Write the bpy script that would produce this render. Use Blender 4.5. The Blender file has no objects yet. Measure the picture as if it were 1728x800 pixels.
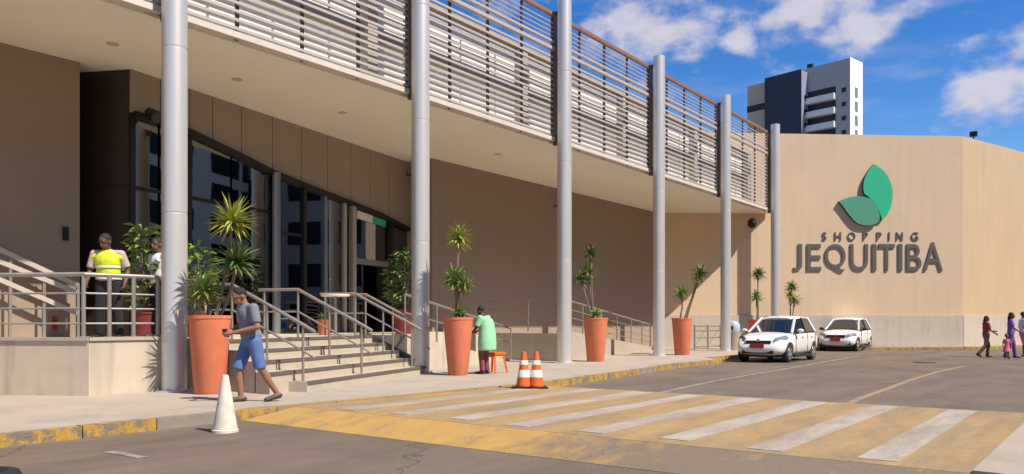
import bpy, bmesh, math, random
from mathutils import Vector, Matrix
random.seed(7)
sc = bpy.context.scene
COL = sc.collection
R = math.radians

# ------------------------------------------------------------------ camera
F, CX, HY = 1350.0, 864.0, 545.0            # focal length, centre and horizon of the photograph in its pixels
TH = math.atan2(1880.0 - CX, F)             # the street runs to a vanishing point at x = 1880
CT, ST = math.cos(TH), math.sin(TH)
CZ = 1.26
PV = 0.13                                   # pavement level above the road
cam = bpy.data.cameras.new('camera')
cam.sensor_width = 36.0
cam.lens = 36.0 * F / 1728.0
cam.shift_y = (HY - 400.0) / 1728.0
cam.clip_start, cam.clip_end = 0.1, 3000.0
cam_o = bpy.data.objects.new('camera', cam)
COL.objects.link(cam_o)
cam_o.location = (0, 0, CZ)
cam_o.rotation_euler = (R(90), 0, TH)
sc.camera = cam_o

# ------------------------------------------------------------------ light
SUN = Vector((0.80, 0.04, 1.0)).normalized()   # towards the sun
sun = bpy.data.lights.new('sun', 'SUN')
sun.energy, sun.angle, sun.color = 4.6, R(0.53), (1.0, 0.93, 0.82)
sun_o = bpy.data.objects.new('sun', sun)
COL.objects.link(sun_o)
sun_o.rotation_euler = (-SUN).to_track_quat('-Z', 'Y').to_euler()
sun_o.location = (10, 0, 30)

vs = sc.view_settings
vs.view_transform, vs.look, vs.gamma, vs.exposure = 'Standard', 'None', 1.0, 0.45
vs.use_curve_mapping = False
sc.cycles.max_bounces = 8
sc.cycles.sample_clamp_indirect = 6.0
sc.cycles.use_denoising = True

def cdir(px, py):
    d = Vector((((px - CX) / F) * CT - ST, ((px - CX) / F) * ST + CT, (HY - py) / F))
    return d.normalized()

world = bpy.data.worlds.new('World')
sc.world = world
world.use_nodes = True
nt = world.node_tree
for n in list(nt.nodes): nt.nodes.remove(n)
def N(tree, typ, **kw):
    n = tree.nodes.new(typ)
    for k, v in kw.items(): setattr(n, k, v)
    return n
def math_n(tree, op, a, b=None, c=None, clamp=False):
    n = N(tree, 'ShaderNodeMath', operation=op, use_clamp=clamp)
    for i, v in enumerate((a, b, c)):
        if v is None: continue
        if isinstance(v, (int, float)): n.inputs[i].default_value = v
        else: tree.links.new(v, n.inputs[i])
    return n.outputs[0]
sky = N(nt, 'ShaderNodeTexSky', sky_type='NISHITA', sun_disc=False)
sky.sun_elevation = math.asin(SUN.z)
sky.sun_rotation = math.atan2(SUN.x, SUN.y)
sky.air_density, sky.dust_density, sky.ozone_density = 1.0, 0.3, 3.0
hsv = N(nt, 'ShaderNodeHueSaturation')
hsv.inputs['Hue'].default_value = 0.512
hsv.inputs['Saturation'].default_value = 1.40
hsv.inputs['Value'].default_value = 1.12
nt.links.new(sky.outputs[0], hsv.inputs['Color'])
tc = N(nt, 'ShaderNodeTexCoord')
blobs = [(1090, 30, .075), (1045, 45, .045), (1140, 55, .05), (1110, 85, .03), (1010, 62, .03),
         (1325, 18, .05), (1375, 30, .05), (1445, 42, .045), (1400, 65, .035), (1250, 66, .026), (1300, 30, .03),
         (1690, 150, .05), (1730, 130, .05), (1640, 152, .03), (1745, 90, .04), (905, -120, .09), (1600, -150, .10), (1980, 60, .09)]
acc = None
for (bx_, by_, br) in blobs:
    dn = N(nt, 'ShaderNodeVectorMath', operation='DISTANCE')
    nt.links.new(tc.outputs['Generated'], dn.inputs[0])
    dn.inputs[1].default_value = cdir(bx_, by_)
    v = math_n(nt, 'SUBTRACT', 1.0, math_n(nt, 'DIVIDE', dn.outputs['Value'], br))
    acc = v if acc is None else math_n(nt, 'MAXIMUM', acc, v)
acc = math_n(nt, 'MAXIMUM', acc, -0.9)
mp = N(nt, 'ShaderNodeMapping')
mp.inputs['Scale'].default_value = (1, 1, 1.7)
nt.links.new(tc.outputs['Generated'], mp.inputs[0])
nz = N(nt, 'ShaderNodeTexNoise')
nz.inputs['Scale'].default_value, nz.inputs['Detail'].default_value, nz.inputs['Roughness'].default_value = 17, 6, .55
nt.links.new(mp.outputs[0], nz.inputs['Vector'])
big = N(nt, 'ShaderNodeTexNoise')
big.inputs['Scale'].default_value, big.inputs['Detail'].default_value = 3.1, 3
nt.links.new(mp.outputs[0], big.inputs['Vector'])
mp2 = N(nt, 'ShaderNodeMapping')
mp2.inputs['Scale'].default_value = (2.2, 2.2, 11)
mp2.inputs['Rotation'].default_value = (.22, -.1, 0)
nt.links.new(tc.outputs['Generated'], mp2.inputs[0])
wisp = N(nt, 'ShaderNodeTexNoise')
wisp.inputs['Scale'].default_value, wisp.inputs['Detail'].default_value = 3.0, 5
nt.links.new(mp2.outputs[0], wisp.inputs['Vector'])
field = math_n(nt, 'ADD', acc, math_n(nt, 'MULTIPLY', math_n(nt, 'SUBTRACT', nz.outputs[0], .5), 3.2))
mr = N(nt, 'ShaderNodeMapRange', interpolation_type='SMOOTHSTEP')
mr.inputs[1].default_value, mr.inputs[2].default_value = -.12, 1.0
nt.links.new(field, mr.inputs[0])
mb_ = N(nt, 'ShaderNodeMapRange', interpolation_type='SMOOTHSTEP')
mb_.inputs[1].default_value, mb_.inputs[2].default_value, mb_.inputs[4].default_value = .60, .75, .8
nt.links.new(big.outputs[0], mb_.inputs[0])
mw = N(nt, 'ShaderNodeMapRange', interpolation_type='SMOOTHSTEP')
mw.inputs[1].default_value, mw.inputs[2].default_value, mw.inputs[4].default_value = .50, .78, .30
nt.links.new(wisp.outputs[0], mw.inputs[0])
fac = math_n(nt, 'MULTIPLY', math_n(nt, 'MAXIMUM', math_n(nt, 'MAXIMUM', mr.outputs[0], mb_.outputs[0]), mw.outputs[0]), .88)
shade = N(nt, 'ShaderNodeMix', data_type='RGBA')
shade.inputs[6].default_value = (4.1, 3.9, 4.6, 1)
shade.inputs[7].default_value = (5.9, 5.6, 6.1, 1)
nt.links.new(nz.outputs[0], shade.inputs[0])
mixc = N(nt, 'ShaderNodeMix', data_type='RGBA')
nt.links.new(fac, mixc.inputs[0])
nt.links.new(hsv.outputs[0], mixc.inputs[6])
nt.links.new(shade.outputs[2], mixc.inputs[7])
bg = N(nt, 'ShaderNodeBackground')
bg.inputs['Strength'].default_value = 0.10
nt.links.new(mixc.outputs[2], bg.inputs[0])
wo = N(nt, 'ShaderNodeOutputWorld')
nt.links.new(bg.outputs[0], wo.inputs[0])

# ------------------------------------------------------------------ pixel -> place helpers
def at(px, Z, z):                            # on the line of sight of column px, at depth Z, height z
    X = (px - CX) / F * Z
    return Vector((X * CT - Z * ST, X * ST + Z * CT, z))
def G(px, py, z=PV):                         # where the line of sight meets the level z
    return at(px, F * (CZ - z) / (py - HY), z)
def W(t, D, z=0.0): return Vector((-D, t, z))
def depth(p): return -p.x * ST + p.y * CT
def zat(py, Z): return CZ + (HY - py) / F * Z

# ------------------------------------------------------------------ materials
MATS = {}
def mat(name, col, rough=.7, metal=0.0, var=.12, scale=3.0, bump=0.0, bscale=60.0, col2=None, thr=None, streak=0.0, spec=.5, coat=0.0, stretch=None, grad=None, grain=0.0, crack=0.0):
    """procedural paint / stone: base colour with two noises, optional second colour (wear), fine relief"""
    if name in MATS: return MATS[name]
    m = bpy.data.materials.new(name); m.use_nodes = True
    t = m.node_tree; b = t.nodes['Principled BSDF']
    b.inputs['Roughness'].default_value, b.inputs['Metallic'].default_value = rough, metal
    b.inputs['Specular IOR Level'].default_value = spec
    b.inputs['Coat Weight'].default_value = coat
    g = N(t, 'ShaderNodeNewGeometry')
    vec = g.outputs['Position']
    if stretch:
        mp_ = N(t, 'ShaderNodeMapping'); mp_.inputs['Scale'].default_value = stretch
        t.links.new(vec, mp_.inputs[0]); vec = mp_.outputs[0]
    n1 = N(t, 'ShaderNodeTexNoise'); n1.inputs['Scale'].default_value = scale; n1.inputs['Detail'].default_value = 6; n1.inputs['Roughness'].default_value = .65
    t.links.new(vec, n1.inputs['Vector'])
    mx = N(t, 'ShaderNodeMix', data_type='RGBA')
    mx.inputs[6].default_value = tuple(c * (1 - var * 1.6) for c in col) + (1,)
    mx.inputs[7].default_value = tuple(min(1, c * (1 + var * 1.6)) for c in col) + (1,)
    t.links.new(n1.outputs[0], mx.inputs[0]); out = mx.outputs[2]
    if col2 is not None:
        n2 = N(t, 'ShaderNodeTexNoise'); n2.inputs['Scale'].default_value = scale * .55; n2.inputs['Detail'].default_value = 8; n2.inputs['Roughness'].default_value = .72
        t.links.new(vec, n2.inputs['Vector'])
        r_ = N(t, 'ShaderNodeMapRange'); r_.inputs[1].default_value, r_.inputs[2].default_value = thr
        src = n2.outputs[0]
        if grad:                                  # more wear on the side where wheels pass
            sx = N(t, 'ShaderNodeSeparateXYZ'); t.links.new(g.outputs['Position'], sx.inputs[0])
            gr = N(t, 'ShaderNodeMapRange'); gr.inputs[1].default_value, gr.inputs[2].default_value, gr.inputs[4].default_value = grad
            t.links.new(sx.outputs[0], gr.inputs[0]); src = math_n(t, 'ADD', src, gr.outputs[0])
        t.links.new(src, r_.inputs[0])
        m2 = N(t, 'ShaderNodeMix', data_type='RGBA')
        t.links.new(r_.outputs[0], m2.inputs[0]); t.links.new(out, m2.inputs[6]); m2.inputs[7].default_value = tuple(col2) + (1,)
        out = m2.outputs[2]
    if streak:
        mp3 = N(t, 'ShaderNodeMapping'); mp3.inputs['Scale'].default_value = (2.6, 2.6, .18)
        t.links.new(g.outputs['Position'], mp3.inputs[0])
        n3 = N(t, 'ShaderNodeTexNoise'); n3.inputs['Scale'].default_value = 1.6; n3.inputs['Detail'].default_value = 5
        t.links.new(mp3.outputs[0], n3.inputs['Vector'])
        r3 = N(t, 'ShaderNodeMapRange'); r3.inputs[1].default_value, r3.inputs[2].default_value = .48, .75
        r3.inputs[3].default_value, r3.inputs[4].default_value = 0, streak
        t.links.new(n3.outputs[0], r3.inputs[0])
        m3 = N(t, 'ShaderNodeMix', data_type='RGBA')
        t.links.new(r3.outputs[0], m3.inputs[0]); t.links.new(out, m3.inputs[6]); m3.inputs[7].default_value = tuple(c * .45 for c in col) + (1,)
        out = m3.outputs[2]
    if crack:
        nc = N(t, 'ShaderNodeTexNoise'); nc.inputs['Scale'].default_value = 2.5; nc.inputs['Detail'].default_value = 5
        t.links.new(g.outputs['Position'], nc.inputs['Vector'])
        vd = N(t, 'ShaderNodeVectorMath', operation='MULTIPLY_ADD'); vd.inputs[1].default_value = (.9, .9, 0)
        t.links.new(nc.outputs['Color'], vd.inputs[0]); t.links.new(g.outputs['Position'], vd.inputs[2])
        vc = N(t, 'ShaderNodeTexVoronoi', feature='DISTANCE_TO_EDGE', voronoi_dimensions='2D'); vc.inputs['Scale'].default_value = .22
        t.links.new(vd.outputs[0], vc.inputs['Vector'])
        rc = N(t, 'ShaderNodeMapRange'); rc.inputs[1].default_value, rc.inputs[2].default_value = .0015, .006
        rc.inputs[3].default_value, rc.inputs[4].default_value = crack, 0
        t.links.new(vc.outputs[0], rc.inputs[0])
        m5 = N(t, 'ShaderNodeMix', data_type='RGBA'); m5.inputs[7].default_value = tuple(c * .35 for c in col) + (1,)
        t.links.new(rc.outputs[0], m5.inputs[0]); t.links.new(out, m5.inputs[6]); out = m5.outputs[2]
    if grain:                                    # fine aggregate
        vo = N(t, 'ShaderNodeTexNoise'); vo.inputs['Scale'].default_value = 55; vo.inputs['Detail'].default_value = 3
        t.links.new(g.outputs['Position'], vo.inputs['Vector'])
        rg_ = N(t, 'ShaderNodeMapRange'); rg_.inputs[1].default_value, rg_.inputs[2].default_value = .3, .7
        rg_.inputs[3].default_value, rg_.inputs[4].default_value = 1 - grain, 1 + grain
        t.links.new(vo.outputs[0], rg_.inputs[0])
        sc_n = N(t, 'ShaderNodeVectorMath', operation='SCALE')
        t.links.new(out, sc_n.inputs[0]); t.links.new(rg_.outputs[0], sc_n.inputs['Scale']); out = sc_n.outputs[0]
    t.links.new(out, b.inputs['Base Color'])
    if bump:
        n4 = N(t, 'ShaderNodeTexNoise'); n4.inputs['Scale'].default_value = bscale; n4.inputs['Detail'].default_value = 4
        t.links.new(vec, n4.inputs['Vector'])
        bp = N(t, 'ShaderNodeBump'); bp.inputs['Strength'].default_value = bump; bp.inputs['Distance'].default_value = .02
        t.links.new(n4.outputs[0], bp.inputs['Height']); t.links.new(bp.outputs[0], b.inputs['Normal'])
    MATS[name] = m
    return m

ASPH = (.182, .139, .098)
asphalt = mat('asphalt', ASPH, .9, var=.17, scale=.9, bump=.5, bscale=110, col2=(.108, .082, .060), thr=(.44, .72), stretch=(1.7, .55, 1), grain=.22, crack=.7)
pave_m = mat('pavement_concrete', (.41, .343, .268), .9, var=.11, scale=1.6, bump=.2, bscale=50, col2=(.29, .24, .19), thr=(.50, .80), grain=.10)
kerb_y = mat('kerb_yellow_paint', (.45, .26, .045), .8, var=.25, scale=9, bump=.4, col2=(.20, .16, .115), thr=(.46, .56), grain=.15)
kerb_c = mat('kerb_bare_concrete', (.26, .22, .175), .9, var=.2, scale=5, bump=.2)
table_y = mat('crossing_yellow_paint', (.41, .265, .105), .85, var=.16, scale=2.2, bump=.3, bscale=110, col2=(.235, .172, .112), thr=(.38, .70), stretch=(2.0, .45, 1), grain=.16)
ramp_y = mat('ramp_yellow_paint', (.46, .275, .075), .85, var=.14, scale=2.4, bump=.3, bscale=110, col2=(.20, .15, .10), thr=(.52, .76), grad=(-5.4, -2.8, .32), stretch=(1.6, .9, 1), grain=.16)
white_p = mat('crossing_white_paint', (.43, .365, .295), .85, var=.14, scale=2.6, bump=.3, bscale=110, col2=(.27, .21, .15), thr=(.42, .70), stretch=(2.2, .5, 1), grain=.16)
line_y = mat('line_yellow_paint', (.34, .24, .12), .85, var=.2, scale=5, col2=ASPH, thr=(.46, .62), grain=.15)
line_w = mat('line_white_paint', (.33, .275, .215), .85, var=.2, scale=5, col2=ASPH, thr=(.44, .60), grain=.15)
concrete = mat('terrace_concrete', (.54, .46, .345), .85, var=.12, scale=2.4, bump=.2, streak=.6)
cap_m = mat('cap_concrete', (.42, .36, .28), .85, var=.1, scale=3, bump=.1)
floor_m = mat('terrace_tiles', (.55, .48, .39), .7, var=.12, scale=2)
step_m = mat('step_stone', (.46, .40, .30), .8, var=.12, scale=4, bump=.12, col2=(.30, .26, .20), thr=(.55, .8))
nosing_m = mat('step_nosing', (.12, .10, .085), .7, var=.2, scale=9)
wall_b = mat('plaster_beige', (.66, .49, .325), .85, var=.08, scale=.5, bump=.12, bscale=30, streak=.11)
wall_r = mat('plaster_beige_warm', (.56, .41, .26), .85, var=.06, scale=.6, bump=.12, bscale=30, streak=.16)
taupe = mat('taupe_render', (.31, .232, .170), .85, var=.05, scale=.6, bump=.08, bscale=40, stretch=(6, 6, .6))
panel_m = mat('taupe_panel', (.33, .265, .20), .55, var=.07, scale=1.4, stretch=(3, 3, .8))
soffit_m = mat('soffit_board', (.85, .79, .655), .9, var=.05, scale=.7)
dark_panel = mat('dark_brown_panel', (.035, .022, .017), .3, var=.2, scale=1, spec=.4)
up_wall = mat('upper_wall_white', (.84, .78, .71), .85, var=.06, scale=.8, streak=.12)
steel_slat = mat('slat_painted_metal', (.47, .415, .385), .55, .1, var=.08, scale=2)
post_m = mat('post_dark_metal', (.11, .085, .075), .55, .4, var=.15, scale=3)
rail_br = mat('rail_brown_red', (.26, .14, .10), .6, .1, var=.2, scale=3)
silver = mat('silver_paint', (.69, .655, .62), .40, .48, var=.04, scale=1.0, streak=.10)
rail_m = mat('rail_metal', (.34, .30, .265), .45, .5, var=.1, scale=4)
rail_l = mat('rail_pale_metal', (.55, .48, .41), .5, .2, var=.1, scale=4)
frame_m = mat('frame_aluminium', (.30, .29, .28), .4, .6, var=.08)
frame_w = mat('door_frame_beige', (.42, .37, .30), .5, .2, var=.08)
dark_m = mat('dark_metal', (.02, .018, .018), .5, .3, var=.2)
terracotta = mat('terracotta', (.66, .185, .085), .8, var=.16, scale=4, bump=.25, bscale=40, streak=.30, col2=(.50, .20, .12), thr=(.52, .75))
soil = mat('soil', (.05, .035, .025), .95, var=.3, scale=20)
red_pot = mat('maroon_pot', (.22, .03, .03), .5, var=.15, scale=4)
bark = mat('cane_bark', (.20, .155, .11), .9, var=.25, scale=14, bump=.4)
leaf_m = mat('leaf_green', (.19, .27, .05), .5, var=.35, scale=7)
leaf_y = mat('leaf_yellow_green', (.33, .36, .06), .5, var=.3, scale=7)
leaf_d = mat('leaf_dark', (.10, .16, .035), .5, var=.35, scale=7)
plinth_m = mat('plinth_stone', (.52, .45, .38), .85, var=.10, scale=2, bump=.1, streak=.22)
rubber = mat('rubber_black', (.02, .02, .02), .7, var=.2)
orange_p = mat('cone_orange', (.72, .13, .02), .5, var=.08, scale=5)
white_c = mat('cone_white', (.74, .66, .54), .6, var=.08, scale=5, col2=(.46, .38, .28), thr=(.5, .72))
band_w = mat('reflective_white', (.78, .74, .68), .4, var=.05)
sign_green = mat('sign_green', (.03, .47, .25), .45, var=.04)
sign_green2 = mat('sign_muted_green', (.085, .315, .20), .45, var=.05)
sign_dark = mat('sign_dark_edge', (.03, .028, .026), .5, var=.1)
letter_m = mat('letter_taupe', (.125, .108, .095), .5, .1, var=.1)

def glass_mat(name, tint, refl):
    m = bpy.data.materials.new(name); m.use_nodes = True
    t = m.node_tree
    for n in list(t.nodes): t.nodes.remove(n)
    tr = N(t, 'ShaderNodeBsdfTransparent'); tr.inputs[0].default_value = tint + (1,)
    gl = N(t, 'ShaderNodeBsdfGlossy'); gl.inputs['Roughness'].default_value = .015; gl.inputs[0].default_value = (.9, .95, 1, 1)
    lw = N(t, 'ShaderNodeFresnel'); lw.inputs[0].default_value = refl
    nz_ = N(t, 'ShaderNodeTexNoise'); nz_.inputs['Scale'].default_value = .7
    bp = N(t, 'ShaderNodeBump'); bp.inputs['Strength'].default_value = .03; bp.inputs['Distance'].default_value = .05
    t.links.new(nz_.outputs[0], bp.inputs['Height']); t.links.new(bp.outputs[0], gl.inputs['Normal'])
    mx = N(t, 'ShaderNodeMixShader'); o = N(t, 'ShaderNodeOutputMaterial')
    t.links.new(lw.outputs[0], mx.inputs[0]); t.links.new(tr.outputs[0], mx.inputs[1]); t.links.new(gl.outputs[0], mx.inputs[2])
    t.links.new(mx.outputs[0], o.inputs[0])
    return m
glass = glass_mat('tinted_glass', (.22, .24, .24), 3.0)
car_glass = mat('car_glass', (.012, .016, .022), .04, var=.05, spec=.9)
car_white = mat('car_white_paint', (.80, .78, .75), .25, var=.02, coat=.6)
chrome = mat('chrome', (.75, .75, .75), .12, 1.0, var=.03)
lamp_glass = mat('headlamp', (.26, .27, .29), .12, .3, var=.1, scale=30, spec=.8)
plate_red = mat('plate_red', (.52, .05, .04), .5, var=.05)
plastic = mat('plastic_black', (.025, .025, .027), .5, var=.1)

# ------------------------------------------------------------------ mesh helpers
def box(bm, lo, hi):
    vs_ = [bm.verts.new((x, y, z)) for z in (lo[2], hi[2]) for y in (lo[1], hi[1]) for x in (lo[0], hi[0])]
    for f in ((0, 2, 3, 1), (4, 5, 7, 6), (0, 1, 5, 4), (1, 3, 7, 5), (3, 2, 6, 7), (2, 0, 4, 6)):
        bm.faces.new([vs_[i] for i in f])
def prism(bm, pts, z0, z1, ztop=None):
    """plan polygon pts (world xy) from z0 to z1 (z1 may be a list per point)"""
    n = len(pts)
    a = [bm.verts.new((p[0], p[1], z0[i] if isinstance(z0, (list, tuple)) else z0)) for i, p in enumerate(pts)]
    b = [bm.verts.new((p[0], p[1], z1[i] if isinstance(z1, (list, tuple)) else z1)) for i, p in enumerate(pts)]
    bm.faces.new(a[::-1]); bm.faces.new(b)
    for i in range(n): bm.faces.new((a[i], a[(i + 1) % n], b[(i + 1) % n], b[i]))
def beam(bm, p, q, w, h, up=(0, 0, 1)):
    """rectangular bar from p to q, w across, h along up"""
    p, q = Vector(p), Vector(q)
    d = (q - p).normalized(); u = Vector(up)
    s = d.cross(u)
    if s.length < 1e-4: u = Vector((0, 1, 0)); s = d.cross(u)
    s.normalize(); u = s.cross(d).normalized()
    vv = [bm.verts.new(o + s * a * w / 2 + u * b * h / 2) for o in (p, q) for a, b in ((-1, -1), (1, -1), (1, 1), (-1, 1))]
    for f in ((3, 2, 1, 0), (4, 5, 6, 7), (0, 1, 5, 4), (1, 2, 6, 5), (2, 3, 7, 6), (3, 0, 4, 7)):
        bm.faces.new([vv[i] for i in f])
def tube(bm, pts, rad, seg=10, cap=True):
    pts = [Vector(p) for p in pts]
    rads = rad if isinstance(rad, (list, tuple)) else [rad] * len(pts)
    rings = []; ref = None
    for i, p in enumerate(pts):
        d = (pts[min(i + 1, len(pts) - 1)] - pts[max(i - 1, 0)]).normalized()
        if ref is None:
            ref = Vector((0, 0, 1)) if abs(d.z) < .9 else Vector((1, 0, 0))
        s = d.cross(ref).normalized(); u = s.cross(d).normalized(); ref = u
        rings.append([bm.verts.new(p + (s * math.cos(a) + u * math.sin(a)) * rads[i]) for a in [2 * math.pi * k / seg for k in range(seg)]])
    for a, b in zip(rings, rings[1:]):
        for k in range(seg): bm.faces.new((a[k], a[(k + 1) % seg], b[(k + 1) % seg], b[k]))
    if cap: bm.faces.new(rings[0][::-1]); bm.faces.new(rings[-1])
def lathe(bm, prof, c=(0, 0, 0), seg=24, squash=1.0):
    rings = []
    for r, z in prof:
        rings.append([bm.verts.new((c[0] + r * math.cos(2 * math.pi * k / seg), c[1] + r * squash * math.sin(2 * math.pi * k / seg), c[2] + z)) for k in range(seg)])
    for a, b in zip(rings, rings[1:]):
        for k in range(seg): bm.faces.new((a[k], a[(k + 1) % seg], b[(k + 1) % seg], b[k]))
    bm.faces.new(rings[0][::-1]); bm.faces.new(rings[-1])
def ell(bm, c, r, rot=None, seg=14, rg=9):
    c = Vector(c); M = rot or Matrix.Identity(3)
    rings = []
    for i in range(1, rg):
        ph = math.pi * i / rg
        rings.append([bm.verts.new(c + M @ Vector((r[0] * math.sin(ph) * math.cos(a), r[1] * math.sin(ph) * math.sin(a), r[2] * math.cos(ph)))) for a in [2 * math.pi * k / seg for k in range(seg)]])
    t = bm.verts.new(c + M @ Vector((0, 0, r[2]))); b = bm.verts.new(c - M @ Vector((0, 0, r[2])))
    for k in range(seg):
        bm.faces.new((t, rings[0][k], rings[0][(k + 1) % seg])); bm.faces.new((b, rings[-1][(k + 1) % seg], rings[-1][k]))
    for a, e in zip(rings, rings[1:]):
        for k in range(seg): bm.faces.new((a[k], e[k], e[(k + 1) % seg], a[(k + 1) % seg]))
def caps(bm, p, q, r0, r1, seg=12):
    """closed tapered capsule"""
    p, q = Vector(p), Vector(q); d = (q - p).normalized()
    pts, rr = [], []
    for a in (80, 55, 28): pts.append(p - d * r0 * math.sin(R(a))); rr.append(r0 * math.cos(R(a)))
    pts.append(p); rr.append(r0); pts.append(q); rr.append(r1)
    for a in (28, 55, 80): pts.append(q + d * r1 * math.sin(R(a))); rr.append(r1 * math.cos(R(a)))
    tube(bm, pts, rr, seg)
def mesh_of(bm, name, m, smooth=False, bevel=0.0):
    if bevel:
        bmesh.ops.bevel(bm, geom=[e for e in bm.edges if e.is_manifold and e.calc_face_angle(0) > .6], offset=bevel, segments=2, affect='EDGES', profile=.6)
    bmesh.ops.recalc_face_normals(bm, faces=bm.faces)
    me = bpy.data.meshes.new(name)
    bm.to_mesh(me); bm.free()
    me.materials.append(m)
    if smooth:
        for p in me.polygons: p.use_smooth = True
        try: me.set_sharp_from_angle(angle=R(38))
        except Exception: pass
    return me
def ob(name, me, parent=None, loc=None):
    o = bpy.data.objects.new(name, me); COL.objects.link(o)
    if parent: o.parent = parent
    if loc is not None: o.location = loc
    return o
def part(name, bm, m, parent=None, smooth=False, bevel=0.0):
    return ob(name, mesh_of(bm, name, m, smooth, bevel), parent)
def bmn(): return bmesh.new()
def tag(o, label, cat, group=None):
    o['label'], o['category'] = label, cat
    if group: o['group'] = group
    return o
def thing(name, label, cat, group=None, loc=(0, 0, 0), rz=0.0):
    o = bpy.data.objects.new(name, None); COL.objects.link(o)
    o.location = loc; o.rotation_euler = (0, 0, rz); o.empty_display_size = .2
    return tag(o, label, cat, group)
def struct(o): o['kind'] = 'structure'; return o
def copy_tree(o, parent=None):
    c = o.copy(); COL.objects.link(c); c.parent = parent
    for ch in o.children: copy_tree(ch, c)
    return c

# ================================================================== GROUND
bm = bmn(); box(bm, (-400, -300, -.6), (500, 700, 0)); struct(part('road', bm, asphalt))

kerb_line = [W(-14, 9.0), W(3.3, 8.97), W(6.7, 9.0), W(12.6, 8.68), W(16.6, 9.15), W(20.6, 9.72), W(23.4, 9.66), W(24.3, 9.95), W(24.7, 10.55), W(34.2, 10.7), W(35.0, 11.2)]
pav = bmn()
inset = [Vector((p.x - .15, p.y, 0)) for p in kerb_line]
prism(pav, [(p.x, p.y) for p in inset] + [(-11.6, 35.6), (-22, 40), (-22, -14)], -.3, PV)
pavement = struct(part('pavement', pav, pave_m))
# kerb stones along the edge, about a metre each, painted or worn bare
def along(poly, step):
    out = []
    for a, b in zip(poly, poly[1:]):
        n = max(1, round((b - a).length / step))
        for i in range(n): out.append((a.lerp(b, i / n), a.lerp(b, (i + 1) / n)))
    return out
for i, (a, b) in enumerate(along(kerb_line, .95)):
    if a.y < -4: continue
    d = (b - a).normalized(); nrm = Vector((-d.y, d.x, 0))
    if nrm.x > 0: nrm = -nrm
    a2, b2 = a + d * .006, b - d * .006
    k = bmn()
    if 6.75 < (a.y + b.y) / 2 < 11.9:           # lowered kerb at the crossing
        prism(k, [(a2.x, a2.y), (b2.x, b2.y), (b2 + nrm * .15)[:2], (a2 + nrm * .15)[:2]], -.2, PV + .002)
        part('kerb_stone', k, table_y, pavement)
    else:
        prism(k, [(a2.x, a2.y), (b2.x, b2.y), (b2 + nrm * .15)[:2], (a2 + nrm * .15)[:2]], -.2, PV + .004 + random.uniform(-.004, .006))
        bare = (4.9 < a.y < 5.7) or random.random() < .06
        part('kerb_stone', k, kerb_c if bare else kerb_y, pavement, bevel=.012)

# raised crossing: ramp, flat top, ramp
T0, T1, T2, T3, TZ = 6.15, 6.95, 12.0, 12.7, .118
tb = bmn()
pts = [(-.55, T1), (-8.92, T1), (-8.62, T2), (-.55, T2)]
prism(tb, pts, -.2, TZ)
speed_table = struct(part('raised_crossing', tb, table_y))
rb = bmn(); prism(rb, [(-.55, T1), (-.55, T0), (-8.96, T0), (-8.92, T1)], -.2, [TZ - .002, .004, .004, TZ - .002]); part('ramp', rb, ramp_y, speed_table)
rb = bmn(); prism(rb, [(-.55, T2), (-8.62, T2), (-8.62, T3), (-.55, T3)], -.2, [TZ - .002, TZ - .002, .004, .004]); part('ramp', rb, table_y, speed_table)
# white stripes run with the traffic
for k in range(8):
    D = 8.1 - k * .93
    s = bmn(); box(s, (-D - .15, T1 + .15 + (k % 3) * .05, TZ - .01), (-D + .17, T2 - .12, TZ + .005))
    part('stripe', s, white_p, speed_table)
# pale concrete refuge at the far side of the crossing
md = bmn(); prism(md, [(-.86, 6.95), (3.5, 6.6), (3.5, 11.6), (-.80, 11.2)], -.2, PV + .012)
struct(part('refuge_island', md, pave_m))
md = bmn(); prism(md, [(-.30, 7.2), (3.4, 7.0), (3.4, 11.2), (-.28, 10.9)], PV - .02, PV + .018)
struct(part('refuge_top', md, mat('refuge_pale', (.60, .53, .45), .9, var=.08, scale=2)))

# painted lines
def ribbon(name, pxs, width, m, z=.005):
    b = bmn(); ps = [G(x, y, z) for x, y in pxs]
    L, Rr = [], []
    for i, p in enumerate(ps):
        d = (ps[min(i + 1, len(ps) - 1)] - ps[max(i - 1, 0)]).normalized(); nn = Vector((-d.y, d.x, 0)) * width / 2
        L.append(b.verts.new(p + nn)); Rr.append(b.verts.new(p - nn))
    for i in range(len(ps) - 1): b.faces.new((L[i], L[i + 1], Rr[i + 1], Rr[i]))
    return struct(part(name, b, m))
ribbon('centre_line', [(1424, 684), (1460, 669), (1500, 655), (1540, 640), (1580, 628), (1625, 618)], .14, line_y)
ribbon('edge_line', [(1092, 668), (1140, 657), (1200, 644), (1270, 632), (1340, 620), (1400, 609), (1450, 601)], .13, line_w)
ribbon('faded_line', [(182, 762), (212, 766), (242, 772)], .10, line_w)
# thin dark line across the far edge of the crossing
ribbon('dark_line', [(1535, 702), (1590, 703), (1650, 706), (1720, 711)], .09, mat('line_dark', (.035, .03, .028), .8), .006)
mh = bmn(); p = G(1560, 612, 0); lathe(mh, [(.33, 0), (.33, .012), (.30, .014)], (p.x, p.y, 0), 20)
struct(part('manhole_cover', mh, mat('iron', (.06, .05, .045), .7, .4, var=.2)))

# ================================================================== BUILDING
S_, T00, DC = 5.885, 7.23, 12.44
ZS = 6.40                                    # underside of the overhang
mall = thing('shopping_building', 'beige shopping building with deep overhang, taupe back wall and curved glass entrance', 'building')
DB = 17.0                                    # back wall
ZE = 37.3                                    # end wall depth
TEND = (ZE - DB * ST) / CT
# left part of the back wall
b = bmn(); prism(b, [W(-8, 16.3)[:2], W(7.48, 16.3)[:2], W(7.48, 18.6)[:2], W(-8, 18.6)[:2]], -.2, ZS + .05); part('back_wall', b, taupe, mall)
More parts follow.
